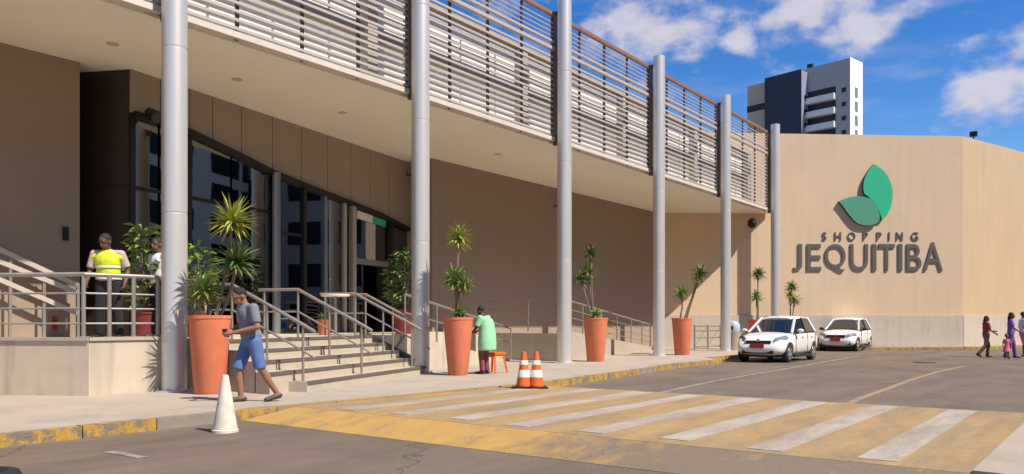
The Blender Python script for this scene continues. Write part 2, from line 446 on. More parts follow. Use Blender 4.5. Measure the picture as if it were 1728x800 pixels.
# main back wall
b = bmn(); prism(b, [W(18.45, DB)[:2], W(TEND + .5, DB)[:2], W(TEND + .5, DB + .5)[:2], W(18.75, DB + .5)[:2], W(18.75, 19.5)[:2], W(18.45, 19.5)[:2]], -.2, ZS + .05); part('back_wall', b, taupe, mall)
# soffit slab and its edge
b = bmn(); prism(b, [W(-8, 12.90)[:2], W(37.25, 12.90)[:2], W(33.6, 19.6)[:2], W(-8, 19.6)[:2]], ZS, ZS + .28); part('soffit', b, soffit_m, mall)
# recessed ceiling lamps in the soffit
for (px, py) in [(190, 74), (400, 134), (578, 190), (840, 260)]:
    p = at(px, F * (ZS - CZ) / (HY - py), ZS)
    b = bmn(); lathe(b, [(.11, -.012), (.11, .01), (.08, .012)], p, 16); part('ceiling_lamp', b, plinth_m, mall, True)
# upper storey wall behind the louvres, with a beam and shallow piers
UT = 9.14
b = bmn(); prism(b, [W(-8, 13.75)[:2], W(36.6, 13.75)[:2], W(35.0, 22)[:2], W(-8, 22)[:2]], ZS + .28, UT); part('upper_wall', b, up_wall, mall)
b = bmn(); box(b, (-13.75 + .003, -8, 7.80), (-13.66, 36.4, 8.06)); part('wall_beam', b, mat('beam_grey', (.36, .31, .28), .8), mall)
b = bmn(); box(b, (-14.2, -8, UT + .002), (-13.62, 36.4, UT + .12)); part('coping', b, mat('coping_tan', (.45, .33, .20), .8, var=.2), mall)
for n in range(-1, 6):
    t = T00 + S_ * n - .25
    b = bmn(); box(b, (-13.75 + .003, t - .35, ZS + .3), (-13.5, t - .05, UT - .02)); part('pier', b, mat('pier_taupe', (.42, .36, .31), .8), mall)
# end wall
def ZX(px, Z): return at(px, Z, 0)
e0, e1, e2 = ZX(1085, ZE), ZX(1625, 38.2), ZX(1728, 41.8)
e3 = e2 + (e2 - e1) * 3.5
back = Vector((-ST, CT, 0)) * 1.0
WT = 10.18
b = bmn(); prism(b, [e0[:2], e1[:2], (e1 + back)[:2], (e0 + back)[:2]], -.2, WT); endw = part('end_wall', b, wall_b, mall)
b = bmn(); prism(b, [e1[:2], e3[:2], (e3 + back * 2)[:2], (e1 + back)[:2]], -.2, WT); part('end_wall', b, wall_r, mall)
fo = Vector((ST, -CT, 0))
# stone plinth in slabs along the foot of the end wall
PT = zat(532, ZE)
def slabs(a, bq, n, off):
    d = (bq - a).normalized(); L = (bq - a).length / n; nn = Vector((d.y, -d.x, 0))
    for i in range(n):
        p, q = a + d * (L * i + .002), a + d * (L * (i + 1) - .002)
        k = bmn(); prism(k, [(p + nn * off)[:2], (q + nn * off)[:2], (q - nn * .1)[:2], (p - nn * .1)[:2]], -.1, PT + random.uniform(-.004, .004))
        part('plinth_slab', k, plinth_m, mall)
slabs(e0, e1, 9, .05); slabs(e1, e3, 9, .05)
# kerb along the end wall
def offs(p, k): return p + fo * k
far = struct(part('far_footway', (lambda k: (prism(k, [offs(ZX(1290, ZE), 1.0)[:2], offs(e1, 1.0)[:2], (e1 + (e3 - e1) + Vector((.8, -.9, 0)))[:2], e3[:2], e1[:2], ZX(1290, ZE)[:2]], -.2, PV - .012), k)[1])(bmn()), pave_m))
kl = [offs(ZX(1290, ZE), 1.15), offs(e1, 1.12), e3 + Vector((.9, -1.0, 0))]
for (a, c) in along(kl, 1.1):
    d = (c - a).normalized(); nn = Vector((-d.y, d.x, 0))
    k = bmn(); prism(k, [(a + d * .006)[:2], (c - d * .006)[:2], (c - d * .006 + nn * .75)[:2], (a + d * .006 + nn * .75)[:2]], -.2, PV + .01)
    part('kerb_stone', k, kerb_y, far, bevel=.012)

# ---- glazed entrance: a slightly turned front from A to B
A, B = W(8.29, 15.95), W(18.5, 18.1)
fd = (B - A).normalized(); fn = Vector((-fd.y, fd.x, 0))
if fn.x < 0: fn = -fn
def on_front(px):                            # distance along the front seen in column px
    d = cdir(px, HY); # solve A + s fd = k d
    det = fd.x * -d.y + d.x * fd.y
    s = (-A.x * -d.y + d.x * -A.y) / det
    return s
def fr(s, z, o=0.0): p = A + fd * s + fn * o; return Vector((p.x, p.y, z))
arch_px = [(222, 190), (318, 222), (390, 256), (460, 291), (520, 315), (580, 338), (640, 362), (690, 388)]
arch = [(on_front(x), zat(y, depth(fr(on_front(x), 0)))) for x, y in arch_px]
def arch_z(s):
    if s <= arch[0][0]: return arch[0][1]
    for (s0, z0), (s1, z1) in zip(arch, arch[1:]):
        if s <= s1: return z0 + (z1 - z0) * (s - s0) / (s1 - s0)
    return arch[-1][1]
FL = .98                                     # terrace floor
LF = (B - A).length
front = ob('entrance_front', (lambda k: (box(k, (0, 0, 0), (.01, .01, .01)), mesh_of(k, 'entrance_front', dark_m))[1])(bmn()), mall)
front.location = fr(LF + .05, ZS + .05, -.3)
bpy.context.view_layer.update()
def fpart(name, bmx, m, smooth=False, bevel=0.0):
    o = part(name, bmx, m, front, smooth, bevel); o.matrix_parent_inverse = Matrix.Translation(-Vector(front.location)); return o
# cladding panels above the arch
cuts = [on_front(x) for x in (219, 268, 318, 356, 405, 457, 506, 550, 590, 622, 654, 690)]
cuts[0] = 0.0
for s0, s1 in zip(cuts, cuts[1:]):
    k = bmn(); a0, a1 = s0 + .012, s1 - .012
    vs_ = []
    for o_ in (.05, -.04):
        for s, z in ((a0, arch_z(a0)), (a1, arch_z(a1)), (a1, ZS + .03), (a0, ZS + .03)):
            vs_.append(k.verts.new(fr(s, z, o_)))
    k.faces.new(vs_[:4]); k.faces.new(vs_[4:][::-1])
    for i in range(4): k.faces.new((vs_[i], vs_[4 + i], vs_[4 + (i + 1) % 4], vs_[(i + 1) % 4]))
    fpart('cladding_panel', k, panel_m)
k = bmn()
pp = [fr(0, arch_z(0) + .02, -.06)] + [fr(s, arch_z(s) + .02, -.06) for s, z in arch[1:]]
for i in range(len(pp) - 1):
    q = [pp[i], pp[i + 1], Vector((pp[i + 1].x, pp[i + 1].y, ZS + .03)), Vector((pp[i].x, pp[i].y, ZS + .03))]
    k.faces.new([k.verts.new(x) for x in q])
bmesh.ops.translate(k, verts=k.verts, vec=-Vector(front.location)); front.data = mesh_of(k, 'entrance_front', dark_m)
# dark arched edge trim
k = bmn(); tp = [fr(s, z - .03, .06) for s, z in arch]
for a, c in zip(tp, tp[1:]): beam(k, a, c, .16, .11)
fpart('arch_trim', k, dark_m)
# panes and bars
bars = [222, 268, 318, 390, 460, 512, 580]
TRz = 4.02
def pane(s0, s1, z0, z1f):
    k = bmn(); n = 6; lo, hi = [], []
    for i in range(n + 1):
        s = s0 + (s1 - s0) * i / n
        lo.append(fr(s, z0, 0)); hi.append(fr(s, z1f(s), 0))
    lo2 = [v - fn * .012 for v in lo]; hi2 = [v - fn * .012 for v in hi]
    L0, H0, L1, H1 = [[k.verts.new(v) for v in arr] for arr in (lo, hi, lo2, hi2)]
    for i in range(n):
        k.faces.new((L0[i], L0[i + 1], H0[i + 1], H0[i])); k.faces.new((L1[i + 1], L1[i], H1[i], H1[i + 1]))
        k.faces.new((H0[i], H0[i + 1], H1[i + 1], H1[i])); k.faces.new((L1[i], L1[i + 1], L0[i + 1], L0[i]))
    k.faces.new((L0[0], H0[0], H1[0], L1[0])); k.faces.new((L1[n], H1[n], H0[n], L0[n]))
    fpart('pane', k, glass)
ss = [on_front(x) for x in bars]
for i, (s0, s1) in enumerate(zip(ss, ss[1:])):
    top = lambda s: arch_z(s) - .06
    tr = TRz if i < 4 else 3.55
    if i == 5: pane(s0 + .04, s1 - .04, FL + .04, top)
    else:
        pane(s0 + .03, s1 - .03, FL + .04, lambda s, q=tr: min(q - .04, top(s)))
        if arch_z(s1) > tr + .15: pane(s0 + .03, s1 - .03, tr + .04, top)
        k = bmn(); beam(k, fr(s0, tr, .0), fr(s1, tr, .0), .07, .07); fpart('transom', k, dark_m)
for x, s in zip(bars, ss):
    if x in (268, 390): continue
    k = bmn()
    if x == 460: tube(k, [fr(s, FL, .12), fr(s, arch_z(s) - .02, .12)], .105, 14); fpart('mullion', k, frame_m, True)
    else:
        w = .10 if x > 500 else .06
        beam(k, fr(s, FL, .02), fr(s, arch_z(s) - .02, .02), w, .12, fd); fpart('mullion', k, frame_w if x > 540 else dark_m)
k = bmn(); s = on_front(512) + .9; beam(k, fr(s, FL, .02), fr(s, arch_z(s) - .02, .02), .05, .1, fd); fpart('mullion', k, frame_m)
# doorway with posts, header and open sliding leaves
d0, d1 = on_front(594), on_front(657)
for s, w in ((d0, .16), (d1, .18)):
    k = bmn(); beam(k, fr(s, FL, .02), fr(s, arch_z(s) - .02, .02), w, .16, fd); fpart('door_post', k, frame_w if s == d0 else dark_m)
k = bmn(); beam(k, fr(d0 + .08, 3.05, .0), fr(d1 - .09, 3.05, .0), .10, .16); fpart('door_header', k, frame_m)
pane(d0 + .1, d1 - .1, 3.14, lambda s: arch_z(s) - .06)
pane(on_front(664), on_front(689), FL + .04, lambda s: arch_z(s) - .06)
dm = (d0 + d1) / 2
for s0, s1 in ((d0 + .1, d0 + .55),):
    pane(s0, s1, FL + .04, lambda s: 2.96)
# small green and white band above the door glass
k = bmn(); beam(k, fr(d0 + .2, arch_z(d0 + .2) - .26, .03), fr(dm, arch_z(dm) - .24, .03), .02, .22); fpart('sign_band', k, band_w)
k = bmn(); beam(k, fr(dm + .03, arch_z(dm) - .24, .03), fr(d1 - .25, arch_z(d1 - .25) - .2, .03), .02, .2); fpart('sign_band', k, sign_green)
# dark side wall of the portal and the hall behind
k = bmn(); prism(k, [A[:2], (A - fd * .35 - fn * 1.3)[:2], (A - fn * 1.5)[:2], (A + fd * .05 - fn * .02)[:2]], 0, ZS + .02); part('portal_side', k, dark_panel, mall)
k = bmn(); beam(k, A + Vector((0, 0, 4.05)) + fn * .012 - fd * .01, A - fd * .36 - fn * 1.31 + Vector((0, 0, 4.05)), .03, .03); part('side_joint', k, dark_m, mall)
hall_w = mat('hall_wall', (.10, .085, .075), .8)
k = bmn(); prism(k, [W(7.5, 24)[:2], W(22, 27)[:2], W(22, 27.3)[:2], W(7.5, 24.3)[:2]], 0, ZS); part('hall_wall', k, hall_w, mall)
k = bmn(); prism(k, [W(7.2, 17.4)[:2], W(7.5, 17.4)[:2], W(7.5, 24.3)[:2], W(7.2, 24.3)[:2]], 0, ZS); part('hall_wall', k, hall_w, mall)
k = bmn(); prism(k, [W(18.8, 18.4)[:2], W(22, 18.6)[:2], W(22, 27)[:2], W(21.7, 27)[:2], W(21.7, 19)[:2], W(18.8, 19)[:2]], 0, ZS); part('hall_wall', k, hall_w, mall)
k = bmn(); prism(k, [W(7.4, 19.6)[:2], W(22, 19.6)[:2], W(22, 27.3)[:2], W(7.4, 27.3)[:2]], ZS + .02, ZS + .25); part('hall_ceiling', k, hall_w, mall)
k = bmn(); prism(k, [W(7.4, 16.4)[:2], W(18.6, 18.2)[:2], W(22, 19)[:2], W(22, 27.3)[:2], W(7.4, 24.3)[:2]], 0, FL - .012); part('hall_floor', k, mat('hall_floor', (.16, .14, .12), .3), mall)
k = bmn(); box(k, (-24.5, 10, 1), (-22.5, 15, 2.1)); part('hall_counter', k, mat('counter_wood', (.12, .06, .035), .5), mall)

# ================================================================== LOUVRE SCREEN
screen = thing('louvre_screen', 'long brown slatted louvre screen hanging above the overhang between silver columns', 'louvre screen')
DS = 12.78
t_start, t_end = T00 - 2 * S_, T00 + 5 * S_ - .05
Z0L, Z1L = ZS + .16, 9.02
pitch = .158
ns = int((Z1L - Z0L) / pitch)
slat_me = None
for n in range(-2, 5):
    ta = T00 + S_ * n + .03
    for i in range(ns):
        if slat_me is None:
            k = bmn()
            vv = [k.verts.new(v) for v in ((.014, 0, -.027), (.014, S_ - .06, -.027), (-.014, S_ - .06, -.025), (-.014, 0, -.025),
                                           (.014, 0, .025), (.014, S_ - .06, .025), (-.014, S_ - .06, .027), (-.014, 0, .027))]
            for f in ((0, 1, 2, 3), (7, 6, 5, 4), (0, 4, 5, 1), (1, 5, 6, 2), (2, 6, 7, 3), (3, 7, 4, 0)): k.faces.new([vv[j] for j in f])
            slat_me = mesh_of(k, 'slat', steel_slat)
        o = ob('slat', slat_me, screen, (-DS + random.uniform(-.003, .003), ta, Z0L + .07 + i * pitch))
ZTR = 10.02
post_me = None
for j in range(-8, 21):
    t = T00 + S_ * j / 4
    if post_me is None:
        k = bmn(); box(k, (-.03, -.028, ZS + .05), (.03, .028, ZTR)); post_me = mesh_of(k, 'post', post_m)
    ob('post', post_me, screen, (-DS - .09, t, 0))
def longbar(name, z, h, w, m, D=DS):
    for n in range(-2, 5):
        ta = T00 + S_ * n
        k = bmn(); box(k, (-D - w / 2, ta + .01, z - h / 2), (-D + w / 2, ta + S_ - .01, z + h / 2)); part(name, k, m, screen)
longbar('bottom_channel', ZS + .10, .11, .10, mat('channel_pale', (.62, .54, .46), .6))
longbar('top_channel', 9.07, .09, .12, steel_slat)
longbar('top_channel', 9.27, .06, .10, steel_slat)
for z in (9.42, 9.55, 9.68, 9.81): longbar('upper_rail', z, .022, .03, steel_slat)
longbar('top_rail', ZTR + .03, .10, .12, rail_br)

# ================================================================== COLUMNS
col_me = None
names = ['silver column standing against the terrace wall, next to the largest planter',
         'silver column at the lower end of the stair handrail',
         'silver column between the green shirted person and the planter by the long ramp',
         'silver column next to the planter with the leaning cane plant',
         'silver column beside the pale bin near the parked hatchback',
         'silver column touching the end wall that carries the leaf sign']
for n in range(6):
    t = T00 + S_ * n
    c = thing('column', names[n], 'column', 'silver columns in front of the overhang', W(t, DC, PV))
    if col_me is None:
        k = bmn(); seg = []
        prof = []
        for z0, z1 in ((0, 2.93), (2.95, 5.65), (5.67, 8.2), (8.22, 10.24)):
            prof += [(.196, z0), (.2015, z0 + .006), (.202, z0 + .05), (.202, z1 - .05), (.2015, z1 - .006), (.196, z1)]
        lathe(k, prof, seg=40)
        col_me = mesh_of(k, 'shaft', silver, True)
        k = bmn(); lathe(k, [(.30, -.01), (.30, .022), (.205, .026)], seg=28); [lathe(k, [(.018, .02), (.018, .05), (.008, .055)], (.25 * math.cos(a_ * 1.047), .25 * math.sin(a_ * 1.047), 0), 8) for a_ in range(6)]; base_me = mesh_of(k, 'base_plate', silver, True)
        k = bmn(); box(k, (-.36, -.05, 6.2), (-.1, .05, 10.0)); br_me = mesh_of(k, 'bracket', post_m)
    ob('shaft', col_me, c); ob('base_plate', base_me, c); ob('bracket', br_me, c)

# ================================================================== TERRACE, STAIRS, RAMPS
w1, w2, wq = G(150, 668.5), G(275, 660), G(0, 666.6)
w0 = w1 + (wq - w1) * 3.2
P0, P1 = G(518, 662), G(722, 630)
u = (P1 - P0).normalized(); v = Vector((-u.y, u.x, 0))
if v.x > 0: v = -v
LS = (P1 - P0).length
NR, TD = 5, .34
RH = (FL - PV) / NR
STL, STR = P0 + v * TD * (NR - 1), P1 + v * TD * (NR - 1)
rampA0, rampA1 = P1 + u * .55 + v * .75, W(19.3, 14.5, 0)
rd = (rampA1 - rampA0).normalized(); rv = Vector((-rd.y, rd.x, 0))
if rv.x > 0: rv = -rv
RI0, RI1 = rampA0 + rv * 1.25, rampA1 + rv * 1.25
bB0, bB1 = W(19.62, 12.98), W(19.95, 15.6)
poly = [w0, w1, w2, w2 + Vector((.15, .35, 0)), STL + v * .3, STR + v * .3, P1 + u * .4 + v * 1.5, RI0, RI1, W(19.66, 15.9), W(19.66, DB + 1.0), W(18.5, 18.6), W(8.3, 17.0), W(7.6, 18.5), W(-3, 18.5)]
b = bmn(); prism(b, [p[:2] for p in poly], -.1, FL); struct(part('terrace', b, concrete))
terr = bpy.data.objects['terrace']
b = bmn(); prism(b, [p[:2] for p in (w0 + Vector((-.2, .1, 0)), w1 + Vector((-.25, .05, 0)), w2 + Vector((-.25, 0, 0)), STL + v * .4, STR + v * .4, RI0 + v * .2, RI1 + v * .2, W(19.6, DB + .9), W(18.5, 18.5), W(8.3, 16.9), W(7.6, 18.4), W(-3, 18.4))], FL - .02, FL + .006); part('floor_finish', b, floor_m, terr)
for a, c in ((w0, w1), (w1, w2)):            # coping on the front wall
    d = (c - a).normalized(); nn = Vector((d.y, -d.x, 0))
    if nn.x < 0: nn = -nn
    k = bmn(); prism(k, [(a + nn * .03)[:2], (c + nn * .03)[:2], (c - nn * .22)[:2], (a - nn * .22)[:2]], FL + .003, FL + .055); part('coping', k, cap_m, terr, bevel=.008)
stairs = thing('entrance_stairs', 'five wide pale stone steps leading up to the glass entrance', 'stairs')
for i in range(NR):
    a, c = P0 + v * TD * i, P1 + v * TD * i
    if i: a = a - u * ((a.y - 7.78) / u.y)
    e = v * (TD + .25 if i == NR - 1 else TD + .02)
    a4 = a + e
    if i: a4 = a4 + u * ((7.78 - a4.y) / u.y)
    k = bmn(); prism(k, [p[:2] for p in (a, c, c + e, a4)], -.05, PV + RH * (i + 1) - (.002 if i == NR - 1 else 0)); st = part('step', k, step_m, stairs)
    a2, c2 = a - v * .018 + u * .01, c - v * .018 - u * .01
    k = bmn(); prism(k, [p[:2] for p in (a2, c2, c2 + v * .055, a2 + v * .055)], PV + RH * (i + 1) - .045, PV + RH * (i + 1) + .006); part('nosing', k, nosing_m, st)
k = bmn(); q0, q1 = P1 + u * .004, P1 + u * .2
prism(k, [p[:2] for p in (q0 + v * .4, q1 + v * .4, q1 + v * 1.7, q0 + v * 1.7)], -.05, [PV + .35, PV + .35, FL + .12, FL + .12]); part('stringer', k, mat('dark_stone', (.07, .06, .055), .6), stairs)
# ramp down to the pavement beside the stairs
b = bmn(); prism(b, [p[:2] for p in (rampA0, rampA1, RI1, RI0)], -.1, [FL - .003, PV + .01, PV + .01, FL - .003]); struct(part('side_ramp', b, concrete))
# long ramp along the back wall, with its end wall towards the stairs
rB1 = W(30.6, 15.6)
b = bmn(); prism(b, [p[:2] for p in (bB0, rB1, W(30.6, DB - .01), W(19.67, DB - .01))], -.1, [FL - .03, PV + .01, PV + .01, FL - .03]); lr = struct(part('long_ramp', b, mat('ramp_pale', (.52, .455, .36), .85, var=.1, scale=2, streak=.25)))
k = bmn(); d = (rB1 - bB0).normalized(); nn = Vector((-d.y, d.x, 0))
if nn.x > 0: nn = -nn
prism(k, [p[:2] for p in (bB0 - nn * .02, rB1 - nn * .02, rB1 + nn * .13, bB0 + nn * .13)], -.1, [FL + .08, PV + .12, PV + .12, FL + .08]); part('ramp_edge', k, cap_m, lr)

# ================================================================== RAILINGS
def railing(label, pts, heights, posts, rad=.026, levels=(1.0,), thin=.014, m=None, post_rad=.024, group=None, side='round'):
    """pts: floor points of the run; posts: fractions along each whole run where posts stand"""
    m = m or rail_m
    r_ = thing('railing', label, 'railing', group, loc=pts[0])
    o0 = Vector(pts[0])
    seglen = [0]
    for a, c in zip(pts, pts[1:]): seglen.append(seglen[-1] + (c - a).length)
    def pos(f):
        d = f * seglen[-1]
        for i in range(len(pts) - 1):
            if d <= seglen[i + 1] + 1e-6:
                k_ = (d - seglen[i]) / max(1e-6, seglen[i + 1] - seglen[i]); return pts[i].lerp(pts[i + 1], k_)
        return pts[-1]
    for f in posts:
        p = pos(f) - o0
        k = bmn(); tube(k, [p, p + Vector((0, 0, heights))], post_rad, 10); po = part('post', k, m, r_, True)
        k = bmn(); lathe(k, [(post_rad * 2.0, -.004), (post_rad * 2.0, .012), (post_rad, .016)], p, 12); part('foot_plate', k, m, po, True)
    for j, lv in enumerate(levels):
        k = bmn(); rr = rad if lv >= .95 else thin
        tube(k, [p - o0 + Vector((0, 0, heights * lv)) for p in pts], rr, 10); part('handrail' if lv >= .95 else 'rail', k, m, r_, True)
    return r_
def up(p, z): return Vector((p.x, p.y, z))
cz = FL + .055
n1 = (w2 - w1).normalized(); in_ = Vector((-.10, 0, 0))
railing('grey metal railing on the concrete wall in front of the yellow vest', [up(w0 + in_, cz), up(w1 + in_, cz), up(w2 + in_ + n1 * -.02, cz)], .98,
        [(w0 - wq).length / ((w0 - w1).length + (w1 - w2).length) * f for f in (.35, .7, 1.0)] + [0.80, .866, .93, .998], .036, (1.0, .70, .46, .22), .016, post_rad=.034)
railing('short grey railing between the largest planter and the stair top', [up(w2 + Vector((-.1, .4, 0)), FL), up(STL + v * .55 - u * .2, FL)], 1.0, (0.02, .5, .98), .03, (1.0, .7, .46, .22), .014)
def stair_rail(label, s, extra=.75, low=True):
    a, c = P0 + u * s + v * .12, P0 + u * s + v * (TD * 4 + .12)
    e = c + v * extra
    za, zc = PV + RH, FL
    r_ = thing('handrail', label, 'handrail', 'handrails on the entrance stairs', up(a, za)); o0 = up(a, za)
    for p, z in ((a, za), (a.lerp(c, .5), PV + RH * 3), (c, zc), (e, zc)):
        k = bmn(); q = up(p, z) - o0; tube(k, [q, q + Vector((0, 0, .93 if p is not a else .9))], .022, 10); part('post', k, rail_m, r_, True)
    for hh, rr in (((.93, .03), (.5, .018)) if low else ((.93, .03),)):
        k = bmn(); tube(k, [up(a - v * .22, za + hh - .12) - o0, up(a, za + hh) - o0, up(c, zc + hh) - o0, up(e + v * .12, zc + hh) - o0], rr, 10); part('grip_rail', k, rail_m, r_, True)
stair_rail('grey stair handrail rising behind the man in blue shorts', .08)
stair_rail('grey handrail standing free in the middle of the stone steps', LS * .42)
stair_rail('grey stair handrail ending against a silver column', LS - .12)
stair_rail('inner grey handrail next to the one ending at a silver column', LS - .62, low=False)
railing('grey railing sloping down the short side ramp behind the green shirted person', [up(rampA0 + rv * .06, FL), up(rampA1 + rv * .06, PV + .01)], .95, (.0, .25, .5, .75, 1.0), .03, (1.0, .55), .018)
railing('long grey railing descending the ramp along the taupe wall', [up(bB1 + Vector((-.4, .05, 0)), FL), up(bB0 + Vector((-.1, .1, 0)), FL + .07), up(rB1 + Vector((-.1, 0, 0)), PV + .11)], .95, (.02, .12, .22, .36, .5, .64, .78, .9, 1.0), .028, (1.0, .72, .46, .22), .014)
# sloping pale rails along the left wall
lrz = thing('wall_handrail', 'three pale sloping rails descending along the taupe wall beside the dark portal', 'handrail', loc=W(5.0, 15.9, FL))
Zw = depth(W(7.3, 15.95))
for (y0, y1) in ((430, 482), (449, 494), (480, 529)):
    p1 = at(131, Zw, zat(y1, Zw)); Zl = Zw - .9; p0 = at(18, Zl, zat(y0, Zl)); p0 = p0 + (p0 - p1) * .8
    k = bmn(); beam(k, p0 - Vector(lrz.location), p1 - Vector(lrz.location), .05, .085); part('rail', k, rail_l, lrz, bevel=.006)
for px, yy, zz in ((17, 425, .95), (131, 478, .0), (74, 452, .45)):
    Z_ = Zw - .9 + .9 * (px - 17) / 114
    p = at(px, Z_, FL); q = at(px, Z_, zat(yy, Z_))
    k = bmn(); beam(k, p - Vector(lrz.location), q - Vector(lrz.location), .05, .05); part('post', k, rail_m, lrz)
# grey metal rack by the far planter
rk0, rk1 = G(1172, 590), G(1216, 588)
rack = thing('bicycle_rack', 'low grey metal rack of crossed bars beside the far terracotta planter', 'rack', loc=rk0)
dd = rk1 - rk0
for f in (0, .5, 1.0):
    k = bmn(); tube(k, [dd * f, dd * f + Vector((0, 0, 1.05))], .04, 8); part('post', k, rail_m, rack, True)
for h in (.12, .5, .8, 1.0):
    k = bmn(); tube(k, [Vector((0, 0, h)), dd + Vector((0, 0, h))], .032, 8); part('bar', k, rail_m, rack, True)
for f in (0, .5):
    k = bmn(); tube(k, [dd * f + Vector((0, 0, .12)), dd * (f + .5) + Vector((0, 0, 1.0))], .022, 8); part('brace', k, rail_m, rack, True)

# ================================================================== WALL LAMPS
def spot(label, px, py, wall_pt, out, double=False):
    """floodlight on a short arm"""
    r_ = thing('floodlight', label, 'floodlight', 'black floodlights on the walls', wall_pt)
    k = bmn(); beam(k, Vector((0, 0, 0)), out * .32, .04, .04); part('arm', k, dark_m, r_)
    k = bmn(); d = (out + Vector((0, 0, -.6))).normalized()
    c = out * .36
    tube(k, [c - d * .12, c - d * .1, c + d * .1, c + d * .16], [.05, .10, .12, .13], 14); part('housing', k, dark_m, r_, True)
    k = bmn(); tube(k, [c + d * .155, c + d * .168], [.115, .115], 14); part('lens', k, plastic, r_, True)
    if double:
        k = bmn(); c2 = c + Vector((0, .35, .12)); tube(k, [c2 - d * .12, c2 - d * .1, c2 + d * .1, c2 + d * .16], [.05, .10, .12, .13], 14); part('housing', k, dark_m, r_, True)
        k = bmn(); beam(k, out * .30, c2, .035, .035); part('arm', k, dark_m, r_)
s_ = on_front(232); spot('pair of black floodlights on the cladding beside the dark portal', 0, 0, fr(s_, zat(196, depth(fr(s_, 0))), .06), fn, True)
s_ = on_front(688); spot('black floodlight on the last cladding panel above the doorway', 0, 0, fr(s_ - .15, zat(297, depth(fr(s_, 0))), .06), fn)
def on_back(px, py):
    d = cdir(px, py); k_ = -DB / d.x; return Vector((-DB, d.y * k_, CZ + d.z * k_))
spot('black floodlight alone on the plain taupe wall', 0, 0, on_back(934, 348), Vector((1, 0, 0)))
pw = at(1266, ZE - .02, zat(378, ZE)); gl = thing('wall_lamp', 'round black wall lamp under the overhang on the end wall', 'lamp', loc=pw)
k = bmn(); beam(k, Vector((0, 0, 0)), fo * .14, .09, .09); part('arm', k, dark_m, gl)
k = bmn(); ell(k, fo * .30, (.21, .21, .24)); part('globe', k, dark_m, gl, True)
k = bmn(); ell(k, fo * .42 + Vector((.05, 0, .06)), (.09, .09, .09)); part('lens', k, lamp_glass, gl, True)
pw = at(1643, 39.4, WT + .1); cm = thing('rooftop_floodlight', 'small dark floodlight on top of the end wall corner', 'floodlight', loc=pw)
k = bmn(); tube(k, [(0, 0, -.02), (0, 0, .2)], .03, 8); part('stem', k, dark_m, cm)
k = bmn(); box(k, (-.16, -.12, .16), (.16, .12, .40)); part('housing', k, dark_m, cm, bevel=.02)
# small fixtures on the taupe wall by the portal
pw = W(7.2, 16.29, zat(395, 15.6)); k = bmn(); box(k, (-.02, -.045, -.13), (.05, .045, .13)); tag(ob('door_intercom', mesh_of(k, 'door_intercom', dark_m, bevel=.008), None, pw), 'small black intercom box on the taupe wall beside the portal', 'intercom')
pw = W(7.0, 16.29, zat(546, 15.6)); k = bmn(); box(k, (-.02, -.03, -.13), (.05, .03, .13)); tag(ob('fire_plate', mesh_of(k, 'fire_plate', mat('dull_red', (.30, .03, .025), .5), bevel=.008), None, pw), 'narrow dull red plate low on the sunlit foot of the wall', 'plate')

# ================================================================== SIGN
sg = thing('wall_sign', 'green two leaf emblem above raised letters reading SHOPPING JEQUITIBA', 'sign', loc=at(1464, ZE, 6.0))
ex = (e1 - e0).normalized(); ey = Vector((0, 0, 1)); en = Vector((ex.y, -ex.x, 0))
if en.dot(fo) < 0: en = -en
def wallpt(px, py, o=0.0):
    d = cdir(px, py); k_ = (e0 - Vector((0, 0, CZ))).dot(en) / d.dot(en)
    return Vector((0, 0, CZ)) + d * k_ + en * o - Vector(sg.location)
def bez(p0, p1, p2, p3, n=10):
    out = []
    for i in range(n):
        t = i / n; s = 1 - t
        out.append((s**3 * p0[0] + 3*s*s*t*p1[0] + 3*s*t*t*p2[0] + t**3*p3[0], s**3*p0[1] + 3*s*s*t*p1[1] + 3*s*t*t*p2[1] + t**3*p3[1]))
    return out
leafA = bez((1472, 278), (1498, 290), (1512, 322), (1498, 356)) + bez((1498, 356), (1492, 368), (1486, 372), (1484, 369)) + bez((1484, 369), (1482, 352), (1468, 336), (1456, 328)) + bez((1456, 328), (1450, 312), (1458, 292), (1472, 278))
leafB = bez((1413, 341), (1436, 328), (1462, 330), (1472, 342)) + bez((1472, 342), (1480, 352), (1484, 366), (1480, 374)) + bez((1480, 374), (1474, 383), (1452, 383), (1442, 376)) + bez((1442, 376), (1430, 366), (1424, 352), (1413, 341))
for nm, pl, m in (('leaf', leafA, sign_green), ('leaf', leafB, sign_green2)):
    k = bmn(); f_ = [k.verts.new(wallpt(x, y, .17)) for x, y in pl]; g_ = [k.verts.new(wallpt(x, y, .145)) for x, y in pl]
    n_ = len(pl); k.faces.new(f_); k.faces.new(g_[::-1])
    for i in range(n_): k.faces.new((f_[i], g_[i], g_[(i + 1) % n_], f_[(i + 1) % n_]))
    lf = part(nm, k, m, sg)
    k = bmn(); f_ = [k.verts.new(wallpt(x, y, .144)) for x, y in pl]; g_ = [k.verts.new(wallpt(x, y, .01)) for x, y in pl]
    k.faces.new(f_); k.faces.new(g_[::-1])
    for i in range(n_): k.faces.new((f_[i], g_[i], g_[(i + 1) % n_], f_[(i + 1) % n_]))
    part('leaf_return', k, sign_dark, lf)
dg = None
